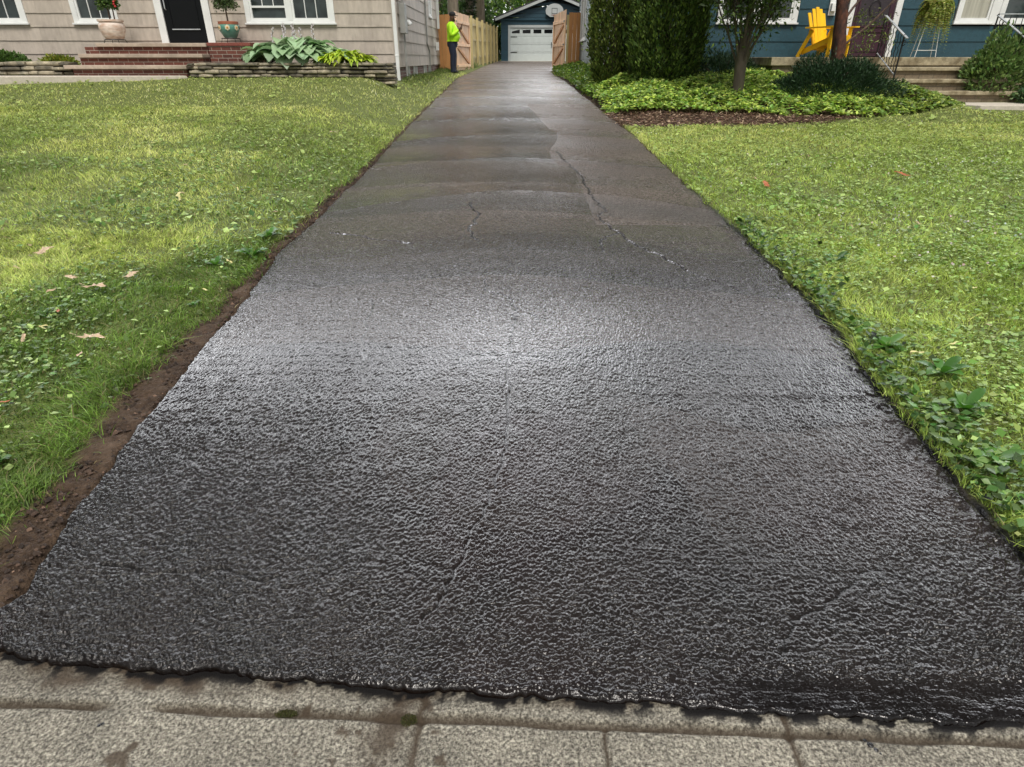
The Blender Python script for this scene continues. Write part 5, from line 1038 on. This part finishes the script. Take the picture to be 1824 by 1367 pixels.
mb = MB(); [mb.box(dx0 + .02, dx0 + .42, gy + .004, gy + .019, z_, z_ + .035).box(dx1 - .42, dx1 - .02, gy + .004, gy + .019, z_, z_ + .035) for z_ in (gb + sh * 1.0 + .02, gb + sh * 3.0 - .06)]; mb.build('hinge', M['iron'], GD)
MB().tube([(gc - .12, gy + .0, gb + .75), (gc - .12, gy - .04, gb + .80), (gc - .12, gy - .04, gb + 1.0), (gc - .12, gy, gb + 1.05)], .02, 6).build('handle', M['iron'], GD)
MB().box(gx0 - .05, gx1 + .05, gy - .25, gy + .05, 1.0, gb + .01).build('apron', M['concrete'], GA)
# basketball backboard
BB = empty('basketball_hoop', (gc, gy - .25, gb + 2.42), 'grey fan-shaped basketball backboard mounted on the garage gable', 'basketball hoop')
prof = [(-.50, .13), (-.26, -.02), (.26, -.02), (.50, .13)] + [(.54 * math.cos(t), .30 + .38 * math.sin(t)) for t in np.linspace(0, math.pi, 13)]
n = len(prof); MB().add([(x_, 0, z_) for x_, z_ in prof] + [(x_, .04, z_) for x_, z_ in prof], [tuple(range(n)), tuple(range(2 * n - 1, n - 1, -1))] + [(i, (i + 1) % n, n + (i + 1) % n, n + i) for i in range(n)]).build('backboard', M['greytrim'], BB)
MB().box(-.17, .17, -.008, -.002, .14, .165).box(-.17, .17, -.008, -.002, .42, .445).box(-.17, -.145, -.008, -.002, .165, .42).box(.145, .17, -.008, -.002, .165, .42).build('target_square', M['iron'], BB)
MB().tube([(.22 * math.cos(q * .5236), -.28 + .22 * math.sin(q * .5236), .06) for q in range(13)], .012, 6, cap=False).bar((0, -.06, .06), (0, 0, .06), .1, .03).build('rim', simple('rusty_rim', (.22, .05, .02), .6), BB)
MB().bar((-.2, .04, .3), (-.2, .23, .3), .04, .04).bar((.2, .04, .3), (.2, .23, .3), .04, .04).build('bracket', M['iron'], BB)

# ------------------------------------------------------------------ fences and gates
def fence_run(a, b2, z0, h, mat, root, name='boards', wboard=.14, top=None, gap=.006):
    a, b2 = Vector(a), Vector(b2); d = (b2 - a); L_ = d.length; d.normalize(); nrm = Vector((-d.y, d.x, 0)); mb = MB(); u = 0; i = 0
    while u < L_ - .02:
        ww = min(wboard - gap, L_ - u); hh = h if top is None else top(u / L_); mb.obox(a + d * u + Vector((0, 0, z0 + random.uniform(-.01, .01))), d * ww, nrm * .018, (0, 0, hh + random.uniform(-.008, .008)), random.uniform(.86, 1.12)); u += wboard; i += 1
    return mb.build(name, M[mat], root)
def cap_rail(a, b2, off, z, h, mat, root, name, th=.038):
    a, b2 = Vector(a), Vector(b2); d = (b2 - a).normalized(); nrm = Vector((-d.y, d.x, 0)); return MB().obox(a + nrm * off + Vector((0, 0, z)), b2 - a, nrm * th, (0, 0, h)).build(name, M[mat], root)
zb = 1.06
F1 = empty('cedar_fence', (0, 0, 0), 'golden cedar fence panel joining the beige house to the open gate', 'fence', 'golden cedar panels between the houses and the gates')
fence_run((-2.62, 25.0, 0), (-2.08, 25.0, 0), zb, 1.80, 'cedargold', F1)
cap_rail((-2.62, 25.0, 0), (-2.08, 25.0, 0), .02, zb + .3, .09, 'cedargold', F1, 'rail'); cap_rail((-2.62, 25.0, 0), (-2.08, 25.0, 0), .02, zb + 1.4, .09, 'cedargold', F1, 'rail')
MB().box(-2.1, -2.01, 25.03, 25.12, .9, zb + 1.78).build('post', M['pine'], F1)
F2 = empty('cedar_fence', (0, 0, 0), 'golden cedar fence panel joining the teal house to the open gate', 'fence', 'golden cedar panels between the houses and the gates')
fence_run((2.0, 25.0, 0), (2.42, 25.0, 0), zb + .02, 1.84, 'cedargold', F2)
cap_rail((2.0, 25.0, 0), (2.42, 25.0, 0), .02, zb + .3, .09, 'cedargold', F2, 'rail')
MB().box(1.93, 2.02, 25.03, 25.12, .9, zb + 1.8).build('post', M['pine'], F2)
def gate(hinge, end, label, flip, hh=(1.84, 1.84), z0=zb + .06):
    """leaf swung open along the drive; framed side faces the drive"""
    g = empty('gate', (0, 0, 0), label, 'gate', 'open double gate leaves beside the drive'); a, b2 = Vector(hinge), Vector(end); d = (b2 - a); L_ = d.length; d.normalize(); nr = Vector((-d.y, d.x, 0)) * flip
    top = lambda t: hh[0] + (hh[1] - hh[0]) * t + .0
    fence_run(a, b2, z0, 1.8, 'cedarwood', g, 'boards', .12, top)
    fr = MB(); off = nr * (.020 if flip > 0 else .002); Zv = Vector((0, 0, 1)); t = nr * .035
    B = lambda u0, u1, za, zc: fr.obox(a + off + d * u0 + Zv * (z0 + za), d * (u1 - u0), t, Zv * (zc - za), random.uniform(1.0, 1.15))
    B(0, L_, .10, .20); B(0, L_, .78, .88); B(0, L_, 1.50, 1.60); B(0, .10, .201, .779); B(L_ - .10, L_, .201, .779); B(0, .10, .881, 1.499); B(L_ - .10, L_, .881, 1.499)
    fr.build('frame', M['cedarwood'], g, bevel=.003)
    br = MB()
    for za, zc in ((.2, .78), (.88, 1.5)):
        p0 = a + off * 1.02 + nr * .016 + d * .11 + Zv * (z0 + (zc if flip > 0 else zc)) ; p1 = a + off * 1.02 + nr * .016 + d * (L_ - .11) + Zv * (z0 + za); 
        br.bar(p0, p1, .03, .085, up=(0, 0, 1))
    br.build('brace', M['cedargold'], g)
    hb = MB(); [hb.obox(a + off + nr * .036 + Zv * (z0 + z_), d * .18, nr * .006, Zv * .04) for z_ in (.13, .81, 1.53)]; hb.build('hinge', M['iron'], g); return g
gate((-2.0, 25.0, 0), (-1.66, 27.6, 0), 'open pinkish cedar gate leaf with diagonal brace behind the person', -1)
gate((1.90, 25.0, 0), (1.60, 26.9, 0), 'open pinkish cedar gate leaf with diagonal braces on the right of the drive', 1, (1.90, 1.82))
# long picket run toward the garage
F3 = empty('fence', (0, 0, 0), 'long line of weathered pine fence boards running back to the garage', 'fence')
A0, B0 = Vector((-1.72, 28.3, 0)), Vector((-1.02, 43.0, 0)); d = (B0 - A0); L_ = d.length; d.normalize(); nr = Vector((d.y, -d.x, 0)); mb = MB(); pb = MB(); u = 0; i = 0
while u < L_:
    p_ = A0 + d * u; z0 = float(P(p_.y)) + .06; mb.obox(p_ + Vector((0, 0, z0)), d * .085, nr * .018, (0, 0, 1.75 + random.uniform(-.02, .02)), random.uniform(.8, 1.15)); u += .135; i += 1
mb.build('boards', M['pine'], F3)
for za in (.35, 1.0, 1.55):
    mb = MB()
    for k in range(6): q0, q1 = A0 + d * L_ * k / 6, A0 + d * (L_ * (k + 1) / 6 - .01); mb.obox(q0 + nr * .02 + Vector((0, 0, float(P(q0.y)) + za)), q1 - q0 + Vector((0, 0, float(P(q1.y) - P(q0.y)))), nr * .036, (0, 0, .085), .9)
    mb.build('rail', M['pine'], F3)
for k in range(7): q0 = A0 + d * L_ * k / 6; MB().obox(q0 + nr * .057 + Vector((0, 0, .9)), d * .09, nr * .09, (0, 0, float(P(q0.y)) + .98), .95).build('post', M['pine'], F3)

# ------------------------------------------------------------------ the person
def skin(name, verts, edges, radii, mat, parent, sub=2, root=0):
    me = bpy.data.meshes.new(name); me.from_pydata(verts, edges, []); me.update(); o = link(name, me, mat, parent)
    sm = o.modifiers.new('skin', 'SKIN'); sm.use_smooth_shade = True; sm.branch_smoothing = .4; radii = [tuple(q * 1.12 for q in (a if hasattr(a, '__len__') else (a, a))) for a in radii]
    for i, r_ in enumerate(radii): me.skin_vertices[0].data[i].radius = r_ if hasattr(r_, '__len__') else (r_, r_)
    for i in range(len(verts)): me.skin_vertices[0].data[i].use_root = (i == root)
    s_ = o.modifiers.new('sub', 'SUBSURF'); s_.levels = sub; s_.render_levels = sub; return o
def chain(lst): return [(lst[i], lst[i + 1]) for i in range(len(lst) - 1)]
px, py = -2.0, 23.6; pz = float(G(px, py)) + .03
PE = empty('person', (px, py, pz), 'person in lime shirt, navy trousers and black cap looking at a phone', 'person', rz=R(8))
# local: faces +x; left/right along y (near the camera = -y)
v = [(0, 0, .98), (-.01, 0, 1.15), (-.03, 0, 1.34), (-.02, 0, 1.47), (.0, 0, 1.53), (.03, 0, 1.60), (.045, 0, 1.69),
     (-.03, -.19, 1.42), (-.03, -.235, 1.14), (.14, -.19, 1.20), (.245, -.15, 1.30), (.29, -.14, 1.345),
     (-.03, .19, 1.42), (-.02, .235, 1.14), (.15, .17, 1.19), (.25, .12, 1.27), (.29, .10, 1.30)]
e = chain([0, 1, 2, 3, 4, 5, 6]) + [(2, 7)] + chain([7, 8, 9, 10, 11]) + [(2, 12)] + chain([12, 13, 14, 15, 16])
r_ = [(.15, .13), (.14, .12), (.13, .12), (.08, .07), (.066, .062), (.100, .082), (.108, .09), .055, .045, .036, .028, (.022, .036), .055, .045, .036, .028, (.022, .036)]
body = skin('body', v, e, r_, M['skin'], PE)
# fingers of both hands, curled round the phone
def finger(root_, pts, r0): skin('finger', pts, chain(list(range(len(pts)))), [r0, r0 * .95, r0 * .85, r0 * .7], M['skin'], body, 1)
for k in range(4):
    zz = 1.335 + .022 * k; L2 = (.9, 1.0, 1.05, .85)[k]
    finger(None, [(.295, -.15, zz), (.315, -.165, zz + .01), (.338, -.160, zz + .02 * L2), (.348, -.135, zz + .025 * L2)], .0095)
    finger(None, [(.295, .10, 1.29 + .018 * k), (.322, .085, 1.295 + .02 * k), (.340, .055, 1.30 + .02 * k), (.345, .03, 1.30 + .02 * k)], .0095)
finger(None, [(.285, -.125, 1.335), (.30, -.10, 1.355), (.318, -.088, 1.385), (.325, -.09, 1.405)], .0105)
finger(None, [(.285, .085, 1.31), (.295, .05, 1.33), (.31, .03, 1.35), (.318, .02, 1.36)], .0105)
# face
mb = MB(); mb.lathe([(.0005, .02), (.012, .012), (.016, 0), (.012, -.012)], (.138, 0, 1.628), 8)
mb.build('nose', M['skin'], body, smooth=True)
mb = MB(); [mb.lathe([(.0005, -.028), (.014, -.02), (.02, 0), (.016, .022), (.0005, .032)], (.035, s_ * .086, 1.64), 8) for s_ in (-1, 1)]; mb.build('ear', M['skin'], body, smooth=True)
mb = MB(); [mb.lathe([(.0005, -.009), (.008, -.005), (.010, 0), (.008, .005), (.0005, .009)], (.112, s_ * .032, 1.66), 8) for s_ in (-1, 1)]; mb.build('eye', M['white'], body, smooth=True)
skin('beard', [(.05, .0, 1.565), (.085, 0, 1.565), (.115, 0, 1.585)], [(0, 1), (1, 2)], [(.072, .078), (.068, .066), (.045, .04)], M['blackcloth'], body, 2)
# clothing
def loft(mb, secs, n=20):                                          # secs: (centre, axis u, axis v, ru, rv)
    vs = []
    for c, u, v_, ru, rv in secs:
        c, u, v_ = Vector(c), Vector(u), Vector(v_)
        for k in range(n):
            a = 6.2832 * k / n; vs.append(c + u * ru * math.cos(a) + v_ * rv * math.sin(a))
    mb.add(vs, [(i * n + k, i * n + (k + 1) % n, (i + 1) * n + (k + 1) % n, (i + 1) * n + k) for i in range(len(secs) - 1) for k in range(n)] + [tuple(range(n))[::-1], tuple((len(secs) - 1) * n + k for k in range(n))])
X3, Y3 = (1, 0, 0), (0, 1, 0)
sh_ = MB(); fold = [0, .008, -.004, .010, -.003, .006, 0, .004, 0, 0, 0, 0]
loft(sh_, [((cx_, 0, z_), X3, Y3, rx_ + fold[i], ry_ + fold[i] * .7) for i, (z_, cx_, rx_, ry_) in enumerate([(.93, .02, .185, .205), (.935, .02, .192, .212), (1.0, .04, .205, .222), (1.06, .055, .215, .225), (1.14, .055, .212, .222), (1.22, .04, .196, .215), (1.30, .02, .180, .215), (1.38, -.005, .160, .210), (1.44, -.02, .130, .170), (1.48, -.015, .095, .105), (1.505, -.01, .070, .075), (1.51, -.01, .060, .062)])])
for s_ in (-1, 1):
    el = (-.05, s_ * .255, 1.13); wr = (.20, s_ * (.17 if s_ < 0 else .15), 1.255)
    sh_.tube([(-.02, s_ * .14, 1.44), (-.03, s_ * .20, 1.40), (-.04, s_ * .232, 1.30), (-.05, s_ * .25, 1.19), el, (.02, s_ * .245, 1.135), (.10, s_ * .215, 1.185), wr], [.075, .082, .076, .070, .068, .064, .058, .046], 12)
sh_.build('shirt', M['hivis'], PE, smooth=True)
tr = MB(); loft(tr, [((.01, 0, .74), X3, Y3, .12, .15), ((.0, 0, .80), X3, Y3, .168, .195), ((.0, 0, .88), X3, Y3, .175, .198), ((.02, 0, .97), X3, Y3, .172, .192)])
for yy, dx in ((-.10, 0), (.10, .045)):
    tr.tube([(-.01, yy, .86), (-.01 + dx * .3, yy, .74), (.015 + dx * .7, yy, .52), (.0 + dx, yy, .42), (-.01 + dx, yy, .22), (-.01 + dx, yy, .09), (.0 + dx, yy, .035)], [.115, .125, .104, .096, .090, .084, .090], 14)
tr.build('trousers', M['navy'], PE, smooth=True)
for yy, xx in ((-.10, -.01), (.10, .04)): skin('shoe', [(xx - .05, yy, .04), (xx + .05, yy, .04), (xx + .15, yy, .03)], [(0, 1), (1, 2)], [(.045, .045), (.048, .042), (.038, .026)], M['blackcloth'], PE, 2)
c_ = MB().lathe([(.102, 1.675), (.108, 1.70), (.104, 1.74), (.085, 1.775), (.045, 1.795), (.0005, 1.80)], (.04, 0, 0), 20).build('cap', M['blackcloth'], PE, smooth=True)
pts = [(.04 + .10 * math.cos(t), .10 * math.sin(t), 1.683) for t in np.linspace(-1.1, 1.1, 9)]; pts2 = [(.055 + .175 * math.cos(t * .72), .115 * math.sin(t), 1.668) for t in np.linspace(-1.1, 1.1, 9)]
vs = pts + pts2 + [(a, b2, c + .008) for a, b2, c in pts + pts2]; fs = [(i, i + 1, 10 + i, 9 + i) for i in range(8)] + [(18 + i, 27 + i, 28 + i, 19 + i) for i in range(8)] + [(9 + i, 10 + i, 28 + i, 27 + i) for i in range(8)]
MB().add(vs, fs).build('brim', M['blackcloth'], c_, smooth=True)
cr_, sr_ = math.cos(R(8)), math.sin(R(8)); T_ = lambda x_, y_: (px + x_ * cr_ - y_ * sr_, py + x_ * sr_ + y_ * cr_)
hx, hy = T_(.325, -.115); PH = empty('phone', (hx, hy, pz + 1.40), 'black smartphone held up in front of the person', 'phone', rz=R(8)); PH.rotation_euler = (0, R(18), R(8))
MB().box(-.006, .006, -.037, .037, -.075, .075).build('phone_body', M['plastic'], PH, bevel=.004); MB().box(-.0075, -.0062, -.033, .033, -.068, .068).build('screen', M['glassdark'], PH)
